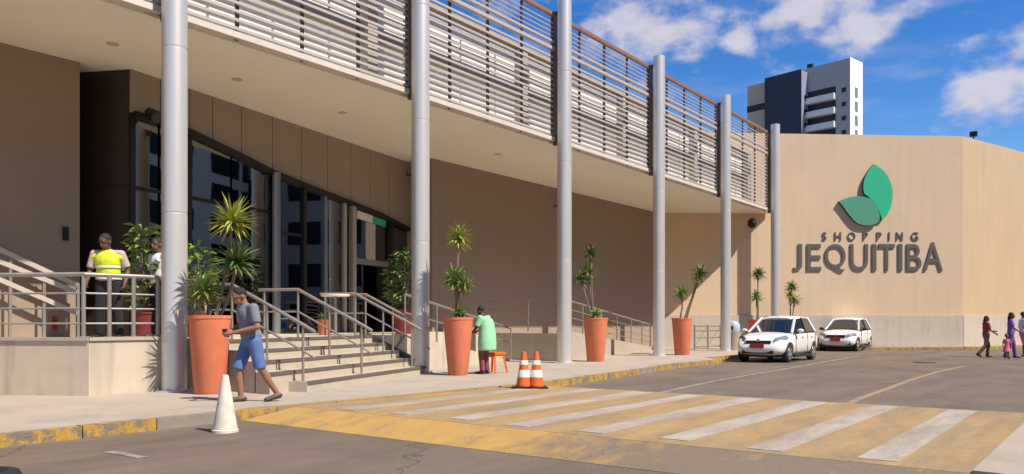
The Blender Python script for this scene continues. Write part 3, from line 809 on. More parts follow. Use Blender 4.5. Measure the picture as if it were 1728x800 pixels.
def letter(ch, x0, x1, ytop, ybot, extr, bold):
    cu = bpy.data.curves.new('letter', 'FONT'); cu.body = ch; cu.extrude = .5; cu.offset = bold
    to = bpy.data.objects.new('tmp', cu); COL.objects.link(to)
    dgx = bpy.context.evaluated_depsgraph_get()
    me = bpy.data.meshes.new_from_object(to.evaluated_get(dgx))
    bpy.data.objects.remove(to)
    xs = [q.co.x for q in me.vertices]; ys = [q.co.y for q in me.vertices]
    a0, a1, b0, b1 = min(xs), max(xs), min(ys), max(ys)
    for q in me.vertices:
        fx = (q.co.x - a0) / (a1 - a0); fy = (q.co.y - b0) / (b1 - b0)
        p = wallpt(x0 + (x1 - x0) * fx, ybot + (ytop - ybot) * fy)
        q.co = p + en * (.01 + (q.co.z + .5) * extr)
    me.materials.clear(); me.materials.append(letter_m)
    o = ob('letter', me, sg); return o
for ch, x0, x1 in (('J', 1338, 1353), ('E', 1361, 1385), ('Q', 1391, 1426), ('U', 1434, 1464), ('I', 1471, 1478), ('T', 1482, 1509), ('I', 1515, 1522), ('B', 1529, 1554), ('A', 1557, 1590)):
    letter(ch, x0, x1, 412 if ch != 'A' else 409, 457 if ch != 'Q' else 460, .05, .006)
for ch, x0, x1 in (('S', 1387, 1394), ('H', 1408, 1419), ('O', 1430, 1443), ('P', 1456, 1464), ('P', 1479, 1487), ('I', 1499, 1501), ('N', 1512, 1523), ('G', 1537, 1549)):
    letter(ch, x0, x1, 392, 406, .035, .004)

# ================================================================== PLANTS
dry_m = mat('leaf_dry', (.30, .21, .10), .8, var=.3, scale=9)
def rosette(bm_, c, axis, n, L, wid, rnd, droop=.5):
    axis = Vector(axis).normalized()
    for i in range(n):
        az = i * 2.399963 + rnd.uniform(-.25, .25); el = R(80) - (i / n) ** .8 * R(118) + rnd.uniform(-.14, .14)
        l = L * rnd.uniform(.78, 1.08)
        e1_ = axis.orthogonal().normalized(); e2_ = axis.cross(e1_)
        h = e1_ * math.cos(az) + e2_ * math.sin(az)
        side = axis.cross(h).normalized()
        pts_ = []; d = h * math.cos(el) + axis * math.sin(el); p = c + axis * rnd.uniform(-.07, .07) + h * .02
        for j in range(5):
            pts_.append(p.copy()); p = p + d * l / 4
            d = (d + Vector((0, 0, -1)) * droop * .16).normalized()
        ws = [wid * .6, wid, wid * .85, wid * .5, .002]
        prev = None
        for j, q in enumerate(pts_):
            up_ = d.cross(side) * ws[j] * .25
            ring = [bm_.verts.new(q - side * ws[j] / 2 + up_), bm_.verts.new(q), bm_.verts.new(q + side * ws[j] / 2 + up_)]
            if prev:
                bm_.faces.new((prev[0], prev[1], ring[1], ring[0])); bm_.faces.new((prev[1], prev[2], ring[2], ring[1]))
            prev = ring
def planter(label, base, H, rt, rb_, stems, seed, gname):
    rnd = random.Random(seed)
    r_ = thing('potted_plant', label, 'potted plant', gname, base, rnd.uniform(0, 6))
    k = bmn(); lathe(k, [(rb_ * .96, 0), (rb_, .02), (rt * .97, H - .06), (rt, H - .05), (rt, H), (rt - .045, H), (rt - .06, H - .10)], seg=36); part('pot', k, terracotta, r_, True)
    k = bmn(); lathe(k, [(rt - .062, H - .14), (rt - .062, H - .085), (.05, H - .07)], seg=24); part('soil', k, soil, r_)
    irz = Matrix.Rotation(-r_.rotation_euler.z, 3, 'Z')
    for (dx, dz, sz, nL, mm) in stems:             # dx: metres to the right of the pot axis as seen from the street corner
        rt_ = irz @ (Vector((CT, ST, 0)) * dx + Vector((-ST, CT, 0)) * rnd.uniform(-.12, .12))
        top = Vector((rt_.x, rt_.y, H + dz))
        b0 = Vector((rt_.x * .25 + rnd.uniform(-.06, .06), rt_.y * .25 + rnd.uniform(-.06, .06), H - .12))
        mid = b0.lerp(top, .5) + Vector((rnd.uniform(-.05, .05), rnd.uniform(-.05, .05), 0))
        if dz > .28:
            k = bmn(); tube(k, [b0, b0.lerp(mid, .6) + Vector((.015, 0, 0)), mid, mid.lerp(top, .6), top], [.032, .027, .025, .023, .02], 8); part('stem', k, bark, r_, True)
        k = bmn(); rosette(k, top, (top - mid).normalized() + Vector((0, 0, .6)), int(nL * 1.25), sz, .058, rnd); part('leaf_rosette', k, mm, r_)
        if dz > .28:                                # dry leaves hanging below the head
            k = bmn(); rosette(k, top - (top - mid).normalized() * .10, (0, 0, -1), 13, sz * .75, .035, rnd, 1.2); part('dry_leaves', k, dry_m, r_)
    return r_
gp = 'terracotta planters along the pavement'
H0 = 1.22
planter('largest terracotta planter with three spiky rosettes, beside the man in blue', G(354, 664), 1.25, .330, .235, [(.36, 1.50, .46, 70, leaf_y), (.46, .84, .44, 60, leaf_d), (-.06, .36, .44, 60, leaf_m)], 3, gp)
planter('terracotta planter with two stacked spiky rosettes beside the green shirted person', G(773, 633), 1.25, .335, .215, [(.02, 1.72, .36, 60, leaf_y), (-.05, .82, .40, 64, leaf_m), (.05, .10, .22, 26, leaf_m), (.1, .7, .34, 40, leaf_m)], 5, gp)
planter('terracotta planter with narrow drooping cane plant between two columns', G(1005, 610), 1.28, .365, .25, [(-.12, 1.90, .34, 46, leaf_d), (-.22, 1.35, .34, 44, leaf_m), (-.42, 1.10, .36, 40, leaf_d), (0, .10, .26, 26, leaf_m)], 8, gp)
planter('terracotta planter with a cane plant leaning away from its column', G(1151, 599), 1.30, .365, .26, [(.65, 1.55, .42, 50, leaf_d), (-.02, .85, .40, 46, leaf_m), (.55, 1.35, .3, 30, leaf_y)], 11, gp)
pb = G(1276, 589); planter('terracotta planter half hidden behind the nearer white hatchback', pb, 1.28, .36, .25, [(.12, 1.95, .42, 50, leaf_d), (.0, .95, .42, 46, leaf_m), (.06, 2.0, .3, 30, leaf_m)], 14, gp)
pb = at(1336, 36.6, PV); planter('terracotta planter against the end wall between the two parked cars', pb, 1.2, .36, .25, [(.02, 1.55, .40, 50, leaf_d), (.12, .95, .40, 46, leaf_m), (-.1, 1.2, .3, 30, leaf_y)], 17, gp)

def shrub(label, base, pot_r, pot_h, Hs, Rs, n, mm, seed, gname, pot_mat):
    rnd = random.Random(seed)
    r_ = thing('potted_shrub', label, 'potted shrub', gname, base)
    k = bmn(); lathe(k, [(pot_r * .75, 0), (pot_r, pot_h - .04), (pot_r * 1.06, pot_h - .03), (pot_r * 1.06, pot_h), (pot_r * .9, pot_h), (pot_r * .88, pot_h - .06)], seg=24); part('pot', k, pot_mat, r_, True)
    k = bmn()
    for i in range(5):
        a = rnd.uniform(0, 6.28); e = Vector((math.cos(a) * Rs * .5, math.sin(a) * Rs * .5, pot_h + Hs * rnd.uniform(.5, .95)))
        tube(k, [(0, 0, pot_h - .08), (e.x * .4, e.y * .4, pot_h + (e.z - pot_h) * .55), e], [.022, .016, .008], 6)
    part('stem', k, bark, r_)
    k = bmn()
    for i in range(n):
        a = rnd.uniform(0, 6.28); h = rnd.random(); rr = Rs * (rnd.random() ** .5) * (.45 + .9 * math.sin(math.pi * min(1, h * .85 + .12)))
        c = Vector((math.cos(a) * rr, math.sin(a) * rr, pot_h + .1 + h * Hs))
        d = Vector((math.cos(a), math.sin(a), rnd.uniform(-.3, .9))).normalized(); s_v = d.cross(Vector((0, 0, 1))).normalized()
        l, w = rnd.uniform(.16, .32), rnd.uniform(.035, .07)
        p1, p2, p3 = c, c + d * l * .5 + s_v * 0, c + d * l + Vector((0, 0, -.3 * l))
        q = [k.verts.new(x) for x in (p1, p2 - s_v * w, p3, p2 + s_v * w)]
        k.faces.new(q)
    part('foliage', k, mm, r_); return r_
gs = 'leafy shrubs in pots on the terrace'
shrub('leafy green shrub in a maroon pot between the vest wearer and the white shirt', at(247, 14.9, FL), .26, .48, 1.5, .27, 240, leaf_m, 21, gs, red_pot)
shrub('leafy green shrub behind the largest terracotta planter', at(334, 15.2, FL), .24, .5, 1.15, .24, 200, leaf_m, 23, gs, red_pot)
shrub('dark leafy shrub in a maroon pot right of the open doorway', at(683, 20.6, FL), .30, .62, 1.4, .34, 380, leaf_d, 25, gs, red_pot)
k = thing('small_planter', 'small orange pot on the terrace in front of the entrance glass', 'flowerpot', loc=at(546, 18.6, FL))
b = bmn(); lathe(b, [(.10, 0), (.15, .34), (.16, .36), (.13, .36)], seg=20); part('pot', b, terracotta, k, True)
b = bmn(); rosette(b, Vector((0, 0, .36)), (0, 0, 1), 22, .22, .04, random.Random(2)); part('leaf_rosette', b, leaf_d, k)
tb_ = thing('pedestal_table', 'high pedestal table with pale top in front of the entrance', 'table', loc=at(566, 17.6, FL))
b = bmn(); lathe(b, [(.30, .86), (.31, .875), (.31, .905), (.30, .91)], seg=24); part('table_top', b, band_w, tb_, True)
b = bmn(); tube(b, [(0, 0, .02), (0, 0, .87)], .035, 10); part('stem', b, rail_m, tb_, True)
b = bmn(); lathe(b, [(.22, 0), (.22, .015), (.05, .04)], seg=20); part('foot', b, rail_m, tb_, True)

# ================================================================== CONES
def cone(label, base, H, r, body, bands, gname, seed=0):
    c = thing('traffic_cone', label, 'traffic cone', gname, base, seed * .4)
    b = bmn(); q_ = r * 1.3
    if body is orange_p: box(b, (-q_, -q_, 0), (q_, q_, .035))
    else: lathe(b, [(r * 1.10, 0), (r * 1.10, .03), (r, .04)], seg=24)
    part('base', b, rubber if body is orange_p else body, c, bevel=.012)
    rr = lambda z: r * (1 - z / H) ** 1.0 * .80 + .036
    b = bmn(); lathe(b, [(r, .03), (r, .05)] + [(rr(z), z) for z in [H * f for f in (.07, .3, .55, .8, .97)]] + [(.034, H), (.022, H)], seg=24); part('body', b, body, c, True)
    for z0, z1 in bands:
        b = bmn(); lathe(b, [(rr(z0 * H) + .002, z0 * H), (rr(z0 * H) + .004, z0 * H + .003), (rr(z1 * H) + .004, z1 * H - .003), (rr(z1 * H) + .002, z1 * H)], seg=24); part('band', b, band_w, c, True)
    return c
gc = 'traffic cones at the crossing'
cone('faded all white traffic cone beside the yellow ramp', G(380, 729, 0), .66, .135, white_c, (), 'white traffic cone')
cone('orange traffic cone with white bands, the one touching its twin on the entrance side', G(884, 655, TZ + .002), .64, .135, orange_p, ((.30, .50), (.64, .76)), gc, 1)
cone('orange traffic cone with white bands, the one on the parked car side of the pair', G(905, 655, TZ + .002), .64, .135, orange_p, ((.30, .50), (.64, .76)), gc, 2)

# black tyre edge at the roadside
ty = thing('loose_tyre', 'black rubber tyre lying on the road at the kerb side', 'tyre', loc=G(-52, 842, 0))
b = bmn(); lathe(b, [(.20, .03), (.24, 0), (.31, .01), (.335, .06), (.335, .13), (.31, .18), (.24, .19), (.20, .16), (.20, .03)], seg=32); part('tread', b, rubber, ty, True)

# bin beside the fifth column
bn = thing('litter_bin', 'pale concrete bin with blue and white hood beside a silver column', 'bin', loc=G(1237, 591))
b = bmn(); lathe(b, [(.28, 0), (.33, .7), (.34, .74), (.30, .74)], seg=20); part('body', b, cap_m, bn, True)
b = bmn(); lathe(b, [(.27, .74), (.29, .78), (.28, 1.05), (.20, 1.18), (.08, 1.22)], seg=20); part('hood', b, mat('bin_blue_white', (.42, .48, .58), .4), bn, True)
b = bmn(); box(b, (-.12, -.30, .86), (.12, -.2, 1.0)); part('flap', b, plastic, bn)
# orange stool beside the green shirted person
sl = thing('plastic_stool', 'orange plastic stool with splayed legs next to the green shirted person', 'stool', loc=G(833, 629))
b = bmn(); box(b, (-.2, -.2, .42), (.2, .2, .47)); part('seat', b, orange_p, sl, bevel=.02)
b = bmn(); box(b, (-.17, -.17, .36), (.17, .17, .42)); part('apron', b, mat('stool_yellow', (.75, .42, .05), .5), sl, bevel=.01)
for sx in (-1, 1):
    for sy in (-1, 1):
        b = bmn(); beam(b, (sx * .22, sy * .22, 0), (sx * .16, sy * .16, .40), .045, .045); part('leg', b, orange_p, sl)

# ================================================================== CARS
def car_mesh(style):
    """local axes: front towards +x, left side +y"""
    L2 = 2.02 if style == 'a' else 1.98
    st = [  # x, half width, bottom z, shoulder z, centre z
        (-L2, .60, .42, .62, .66), (-L2 + .06, .72, .30, .86, .90), (-L2 + .30, .80, .24, .95, 1.00), (-1.25, .835, .20, .97, 1.02), (-.60, .845, .19, .955, 1.02), (.10, .845, .19, .935, 1.01),
        (.70, .84, .19, .91, .99), (1.05, .835, .19, .87, .955), (1.42, .82, .20, .80, .885), (1.70, .78, .22, .71, .79), (1.90, .68, .25, .58, .64), (L2, .52, .32, .44, .47)]
    b = bmn(); rings = []
    for x, w, zb, zs, zc in st:
        half = [(0, zb), (w * .6, zb), (w * .93, zb + .04), (w, zb + (zs - zb) * .45), (w * .985, zb + (zs - zb) * .75), (w * .93, zs), (w * .72, zs + (zc - zs) * .62), (w * .35, zs + (zc - zs) * .93), (0, zc)]
        full = half + [(-y, z) for y, z in half[-2:0:-1]]
        rings.append([b.verts.new((x, y, z)) for y, z in full])
    n = len(rings[0])
    for a, c in zip(rings, rings[1:]):
        for k in range(n): b.faces.new((a[k], c[k], c[(k + 1) % n], a[(k + 1) % n]))
    b.faces.new(rings[0]); b.faces.new(rings[-1][::-1])
    bmesh.ops.recalc_face_normals(b, faces=b.faces)
    me = bpy.data.meshes.new('body'); b.to_mesh(me); b.free()
    o = bpy.data.objects.new('tmpb', me); COL.objects.link(o)
    ss_ = o.modifiers.new('s', 'SUBSURF'); ss_.levels = 2; ss_.render_levels = 2
    cutters = []
    for cx_ in (1.28, -1.22):
        kb = bmn(); tube(kb, [(cx_, -1.2, .30), (cx_, -.52, .30)], .355, 24); tube(kb, [(cx_, .52, .30), (cx_, 1.2, .30)], .355, 24)
        bmesh.ops.recalc_face_normals(kb, faces=kb.faces)
        cm_ = bpy.data.meshes.new('cut'); kb.to_mesh(cm_); kb.free()
        co = bpy.data.objects.new('cut', cm_); COL.objects.link(co); cutters.append(co)
        bo = o.modifiers.new('b', 'BOOLEAN'); bo.operation = 'DIFFERENCE'; bo.object = co; bo.solver = 'EXACT'
    dgx = bpy.context.evaluated_depsgraph_get()
    out = bpy.data.meshes.new_from_object(o.evaluated_get(dgx)); out.name = 'car_body'
    for c in cutters + [o]: bpy.data.objects.remove(c)
    out.materials.clear(); out.materials.append(car_white)
    for p in out.polygons: p.use_smooth = True
    try: out.set_sharp_from_angle(angle=R(40))
    except Exception: pass
    return out
def build_car(label, loc, style):
    c = thing('parked_car', label, 'car', 'white cars parked by the kerb', loc, R(-90) + (.0 if style == 'a' else .02))
    body = ob('body', car_mesh(style), c)
    # cabin glass, roof and pillars
    lo = [(.86, .70, .97), (-1.72, .70, .98)]           # x, half width, z at belt
    zr = 1.475
    gb = bmn()
    bot = [(.92, .60, .955), (.72, .745, .935), (-.35, .775, .955), (-1.45, .755, .97), (-1.78, .58, .97)]
    top = [(.02, .46, 1.42), (-.08, .555, 1.425), (-.45, .585, 1.44), (-1.22, .56, 1.43), (-1.42, .44, 1.41)]
    def loop(l): return [gb.verts.new((x, y, z)) for x, y, z in l] + [gb.verts.new((x, -y, z)) for x, y, z in l[::-1]]
    B_, T_ = loop(bot), loop(top)
    for i in range(len(B_)): gb.faces.new((B_[i], B_[(i + 1) % len(B_)], T_[(i + 1) % len(B_)], T_[i]))
    gb.faces.new(T_); gb.faces.new(B_[::-1])
    cab = part('cabin_glass', gb, car_glass, c, False, .02)
    rbm = bmn(); rings = []
    for x, w, z in ((.10, .47, 1.405), (-.02, .575, 1.445), (-.35, .61, 1.475), (-.85, .605, 1.48), (-1.25, .575, 1.46), (-1.50, .46, 1.40)):
        half = [(w, z - .055), (w * .93, z - .01), (w * .6, z + .022), (0, z + .03)]
        full = half + [(-y, zz) for y, zz in half[-2::-1]]
        rings.append([rbm.verts.new((x, y, zz)) for y, zz in full] + [rbm.verts.new((x, -w * .9, z - .075)), rbm.verts.new((x, w * .9, z - .075))])
    n = len(rings[0])
    for a, e in zip(rings, rings[1:]):
        for k in range(n): rbm.faces.new((a[k], e[k], e[(k + 1) % n], a[(k + 1) % n]))
    rbm.faces.new(rings[0]); rbm.faces.new(rings[-1][::-1])
    part('roof', rbm, car_white, c, True)
    for s in (-1, 1):
        for p, q, w in (((.82, s * .715, .94), (.0, s * .545, 1.425), .075), ((-.38, s * .778, .95), (-.46, s * .588, 1.44), .07), ((-1.58, s * .735, .965), (-1.30, s * .555, 1.43), .15)):
            pb_ = bmn(); beam(pb_, p, q, w, .05, (0, s, .35)); part('pillar', pb_, car_white if w != .07 else plastic, c, bevel=.012)
    # wheels
    for cx_ in (1.28, -1.22):
        for s in (-1, 1):
            y0, y1 = s * .60, s * .80
            wb = bmn(); tube(wb, [(cx_, y0, .30), (cx_, y0 + s * .02, .30), (cx_, y1 - s * .03, .30), (cx_, y1, .30)], [.275, .30, .30, .27], 28); wh = part('wheel', wb, rubber, c, True)
            wb = bmn(); tube(wb, [(cx_, y1 - s * .02, .30), (cx_, y1 + s * .006, .30)], [.20, .185], 24); part('rim', wb, mat('alloy', (.45, .45, .46), .35, .6), wh, True)
            for q in range(5):
                a = q * 1.2566 + .3; wb = bmn(); beam(wb, (cx_ + math.cos(a) * .09, y1 + s * .002, .30 + math.sin(a) * .09), (cx_ + math.cos(a) * .17, y1 + s * .002, .30 + math.sin(a) * .17), .012, .06, (-math.sin(a), 0, math.cos(a))); part('spoke_gap', wb, dark_m, wh)
    ub = bmn(); box(ub, (-1.75, -.60, .17), (1.75, .60, .5)); part('underbody', ub, rubber, c)
    # lamps, grille, plate, bumper openings
    for s in (-1, 1):
        hb = bmn()
        if style == 'a':
            pts_ = [(1.87, s * .43, .585), (1.74, s * .66, .60), (1.36, s * .80, .78), (1.40, s * .72, .86), (1.72, s * .47, .775)]
        else:
            pts_ = [(1.87, s * .42, .60), (1.76, s * .65, .61), (1.48, s * .79, .72), (1.52, s * .71, .82), (1.76, s * .46, .765)]
        f_ = [hb.verts.new((x + .035, y + s * .012, z + .012)) for x, y, z in pts_]; g_ = [hb.verts.new((x - .12, y - s * .05, z - .03)) for x, y, z in pts_]
        hb.faces.new(f_); hb.faces.new(g_[::-1])
        for i in range(5): hb.faces.new((f_[i], g_[i], g_[(i + 1) % 5], f_[(i + 1) % 5]))
        part('headlight', hb, lamp_glass, c, False, .012)
        fb = bmn(); ell(fb, (1.80, s * .56, .37), (.06, .12, .05)); part('fog_lamp', fb, plastic, c, True)
        mb = bmn(); ell(mb, (.62, s * .93, 1.0), (.07, .11, .075)); part('mirror', mb, car_white if style == 'a' else plastic, c, True)
        mb = bmn(); box(mb, (.64, min(s * .78, s * .9), .955), (.70, max(s * .78, s * .9), .985)); part('mirror_arm', mb, plastic, c)
        for x0, z1_ in ((.78, .90), (-.42, .93), (-1.30, .92)):
            db = bmn(); beam(db, (x0, s * .842, .26 if x0 > -1 else .62), (x0 - .03, s * .822, z1_), .016, .012, (1, 0, 0)); part('door_seam', db, plastic, c)
        db = bmn(); beam(db, (.92, s * .815, .20), (-.88, s * .815, .20), .05, .09); part('sill', db, plastic, c)
        db = bmn(); beam(db, (.80, s * .790, .945), (-1.50, s * .765, .975), .03, .022); part('window_trim', db, plastic, c)
        for x0 in (.05, -.95):
            db = bmn(); box(db, (x0 - .09, min(s * .835, s * .862), .80), (x0 + .09, max(s * .835, s * .862), .828)); part('door_handle', db, car_white, c, bevel=.006)
    gbm = bmn(); box(gbm, (1.70, -.40, .605 if style == 'a' else .62), (1.925, .40, .70 if style == 'a' else .73)); part('grille', gbm, plastic, c, bevel=.03)
    gbm = bmn(); box(gbm, (1.80, -.50 if style == 'a' else -.62, .29), (1.995 if style == 'a' else 1.93, .50 if style == 'a' else .62, .39 if style == 'a' else .46)); part('lower_intake', gbm, plastic, c, bevel=.02)
    pz = (.47, .60) if style == 'a' else (.46, .60)
    gbm = bmn(); box(gbm, (1.95, -.22, pz[0]), (2.045, .22, pz[1])); part('number_plate', gbm, plate_red, c, bevel=.006)
    gbm = bmn(); tube(gbm, [(1.90, 0, .72), (1.955, 0, .705)], [.045, .04], 16); part('badge', gbm, chrome, c, True)
    for yy in (-.3, .25):
        gbm = bmn(); beam(gbm, (.93, yy, .985), (.80, yy + .5 * (1 if yy < 0 else .6), 1.05), .015, .015); part('wiper', gbm, plastic, c)
    return c
pa = G(1333, 612, 0); pb2 = G(1447, 593, 0)
build_car('nearer white hatchback with red plate and slim grille at the kerb corner', Vector((pa.x - .80, pa.y + 1.28, 0)), 'a')
build_car('white hatchback with dark bumper parked behind, close to the end wall', Vector((pb2.x - .80, pb2.y + 1.28, 0)), 'b')

# ================================================================== PEOPLE
def remeshed(name, bm_, m, parent, voxel=.012, smooth=5):
    bmesh.ops.recalc_face_normals(bm_, faces=bm_.faces)
    me = bpy.data.meshes.new('t'); bm_.to_mesh(me); bm_.free()
    o = bpy.data.objects.new('t', me); COL.objects.link(o)
    r_ = o.modifiers.new('r', 'REMESH'); r_.mode = 'VOXEL'; r_.voxel_size = voxel; r_.use_smooth_shade = True
    s = o.modifiers.new('s', 'SMOOTH'); s.iterations = smooth; s.factor = .5
    dgx = bpy.context.evaluated_depsgraph_get()
    out = bpy.data.meshes.new_from_object(o.evaluated_get(dgx)); out.name = name
    bpy.data.objects.remove(o)
    out.materials.clear(); out.materials.append(m)
    for p in out.polygons: p.use_smooth = True
    return ob(name, out, parent)
BASE = dict(hipL=(-.095, 0, .90), hipR=(.095, 0, .90), kneeL=(-.10, .02, .49), kneeR=(.10, .02, .49), ankL=(-.10, -.02, .085), ankR=(.10, -.02, .085),
            toeL=(-.12, .15, .03), toeR=(.12, .15, .03), pel=(0, 0, .95), chest=(0, 0, 1.25), neck=(0, -.01, 1.44), head=(0, .03, 1.585), look=(0, 1, 0),
            shL=(-.185, 0, 1.385), shR=(.185, 0, 1.385), elL=(-.245, -.03, 1.10), elR=(.245, -.03, 1.10), wrL=(-.25, .06, .86), wrR=(.25, .06, .86))
def person(label, loc, heading, scale, pose, skin, shirt, pants, hair, shoes, sleeves='short', legs='long', voxel=.011, longhair=False, vest=None, group=None, loose=0.0, dress=False, bulk=1.0, smock=False, hs=1.0):
    """pose in metres for a 1.70 m figure: +y forward, +x the person's right side seen from behind mirrored"""
    J = {k: Vector(x) for k, x in {**BASE, **pose}.items()}
    hz = math.atan2(heading.y, heading.x) - math.pi / 2
    r_ = thing('person', label, 'person', group, loc, hz)
    r_.scale = (scale * bulk, scale * bulk, scale)
    b = bmn()
    fl = J['look'].normalized()                      # face direction
    hd = J['head']; sd = fl.cross(Vector((0, 0, 1))).normalized(); hu = sd.cross(fl).normalized()
    HM = Matrix((sd, fl, hu)).transposed() * hs
    hp = lambda x, y, z: hd + HM @ Vector((x, y, z))
    ell(b, hp(0, -.008, .025), (.076, .094, .098), HM); ell(b, hp(0, .03, -.05), (.055, .062, .068), HM)
    caps(b, hp(0, .082, .012), hp(0, .104, -.026), .010, .016); ell(b, hp(0, .088, -.062), (.026, .014, .010), HM)
    for s in (-1, 1): ell(b, hp(s * .078, -.01, -.01), (.012, .022, .032), HM); ell(b, hp(s * .033, .074, .03), (.024, .014, .009), HM)
    caps(b, J['neck'] - Vector((0, 0, .05)), hp(0, -.01, -.05), .058, .052)
    ax = (J['chest'] - J['pel']).normalized()
    TM = Vector((0, 0, 1)).rotation_difference(ax).to_matrix()
    ell(b, J['chest'], (.155, .105, .20), TM); ell(b, J['pel'], (.145, .11, .15), TM); ell(b, J['pel'].lerp(J['chest'], .5), (.135, .10, .20), TM)
    for s in 'LR':
        caps(b, J['neck'] - Vector((0, 0, .05)), J['sh' + s], .05, .055)
        caps(b, J['sh' + s], J['el' + s], .050, .040); caps(b, J['el' + s], J['wr' + s], .040, .027)
        caps(b, J['hip' + s], J['knee' + s], .085, .055); caps(b, J['knee' + s], J['knee' + s].lerp(J['ank' + s], .35) - Vector((0, .015, 0)), .052, .054); caps(b, J['knee' + s].lerp(J['ank' + s], .35), J['ank' + s], .052, .035)
        caps(b, J['ank' + s] - Vector((0, .03, .035)), J['toe' + s], .038, .026)
        # hand: palm, four fingers and a thumb
        w = J['wr' + s]; fd_ = (w - J['el' + s]).normalized(); inn = Vector((1 if s == 'L' else -1, .25, 0)); inn = (inn - fd_ * inn.dot(fd_)).normalized(); acr = fd_.cross(inn).normalized()
        ell(b, w + fd_ * .05, (.030, .030, .030)); caps(b, w + fd_ * .02, w + fd_ * .075, .024, .026)
        for q, ln in ((-1.5, .060), (-.5, .072), (.5, .068), (1.5, .052)):
            k0 = w + fd_ * .085 + acr * q * .019; k1 = k0 + fd_ * ln * .5 + inn * .012; k2 = k1 + fd_ * ln * .35 + inn * ln * .45
            caps(b, k0, k1, .0095, .009, 8); caps(b, k1, k2, .009, .008, 8)
        sgn = 1 if acr.y > 0 else -1
        t0 = w + fd_ * .03 + acr * sgn * .026; caps(b, t0, t0 + fd_ * .04 + acr * sgn * .022 + inn * .012, .012, .010, 8)
    body = remeshed('body', b, skin, r_, voxel, 4)
    for s in (-1, 1):
        b = bmn(); ell(b, hp(s * .033, .078, .012), (.012, .008, .007), HM, 8, 6); part('eye', b, dark_m, r_, True)
    # hair
    b = bmn(); ell(b, hp(0, -.022, .042), (.084, .094, .094), HM); 
    if longhair:
        ell(b, hp(0, -.07, -.05), (.085, .055, .14), HM); caps(b, hp(0, -.08, -.05), hp(0, -.10, -.22), .065, .045)
    hb = remeshed('hair', b, hair, r_, .012, 3)
    # shirt
    b = bmn(); k_ = .022 + loose
    ell(b, J['chest'], (.155 + k_, .105 + k_, .20 + .01), TM); ell(b, J['pel'].lerp(J['chest'], .5), (.135 + k_ * 1.1, .10 + k_ * 1.1, .22), TM)
    ell(b, J['pel'] + Vector((0, 0, .03)), (.148 + k_, .112 + k_, .12 + loose), TM)
    if dress: lathe(b, [(.27, -.42), (.28, -.40), (.20, -.15), (.16, .0), (.05, .05)], J['pel'], 20, .8)
    if loose > .02: lathe(b, [(.19 + loose, -.22), (.20 + loose, -.20), (.19 + loose, .15), (.05, .2)], J['pel'], 20, .8)
    if smock: lathe(b, [(.24, -.34), (.26, -.32), (.265, -.15), (.25, .05), (.215, .28), (.16, .42), (.07, .47)], J['pel'] + Vector((0, -.02, 0)), 24, .80)
    for s in 'LR':
        caps(b, J['neck'] - Vector((0, 0, .06)), J['sh' + s], .060, .066)
        if sleeves != 'none':
            e = J['sh' + s].lerp(J['el' + s], .78) if sleeves == 'short' else J['el' + s]
            caps(b, J['sh' + s], J['sh' + s].lerp(e, .4), .066, .062); tube(b, [J['sh' + s], e], [.064, .064 + loose * .3], 14)
            if sleeves == 'long': caps(b, J['el' + s], J['wr' + s], .052, .040)
    remeshed('shirt', b, shirt, r_, max(.014, voxel), 4)
    # trousers or shorts
    if not dress:
        b = bmn(); ell(b, J['pel'] - Vector((0, 0, .02)), (.158, .125, .14), TM)
        for s in 'LR':
            if legs == 'long':
                caps(b, J['hip' + s], J['knee' + s], .098, .076); caps(b, J['knee' + s], J['knee' + s].lerp(J['ank' + s], .5), .076, .070); tube(b, [J['knee' + s], J['ank' + s] - Vector((0, 0, .01))], [.074, .068], 14)
            else:
                e = J['hip' + s].lerp(J['knee' + s], 1.02); caps(b, J['hip' + s], J['hip' + s].lerp(e, .3), .096, .092); tube(b, [J['hip' + s], e], [.092, .080], 16)
        remeshed('trousers' if legs == 'long' else 'shorts', b, pants, r_, .011 if legs == 'short' else max(.014, voxel), 3)
    for s in 'LR':
        b = bmn(); a_, t_ = J['ank' + s], J['toe' + s]
        if shoes is not None:
            base_ = min(a_.z - .085, t_.z - .03)
            caps(b, a_ + Vector((0, -.035, -.045)), t_ + Vector((0, .01, 0)), .045, .034); remeshed('shoe', b, shoes, r_, .014, 2)
    if vest is not None:
        b = bmn(); kk = .036
        ell(b, J['chest'], (.155 + kk, .105 + kk, .205), TM); ell(b, J['pel'].lerp(J['chest'], .45), (.137 + kk, .10 + kk * 1.2, .21), TM)
        for s in 'LR': caps(b, J['neck'] + Vector((0, 0, -.07)) + (J['sh' + s] - J['neck']) * .35, J['neck'] + Vector((0, 0, -.055)) + (J['sh' + s] - J['neck']) * .92, .070, .072)
        ell(b, J['chest'] + Vector((0, 0, .05)), (.205, .135, .14), TM)
        vo = remeshed('safety_vest', b, vest[0], r_, .014, 4)
        for z in (.98, 1.16):
            b = bmn(); f = (z - J['pel'].z) / (J['chest'].z - J['pel'].z); c = J['pel'].lerp(J['chest'], f)
            lathe(b, [(.176, -.02), (.182, -.018), (.182, .018), (.176, .02)], c, 28, .80); part('reflective_band', b, vest[1], vo, True)
    return r_
def fab(name, c, sc_=13): return mat(name, c, .9, var=.2, scale=9, bump=.75, bscale=sc_, stretch=(1, 1, .55))
skin_b = mat('skin_brown', (.30, .145, .085), .55, var=.06)
skin_d = mat('skin_dark', (.13, .065, .045), .55, var=.06)
hair_d = mat('hair_dark', (.018, .014, .012), .7, var=.3, scale=40, bump=.5, bscale=120)
LEFT, TOCAM = Vector((-CT, -ST, 0)), Vector((ST, -CT, 0))
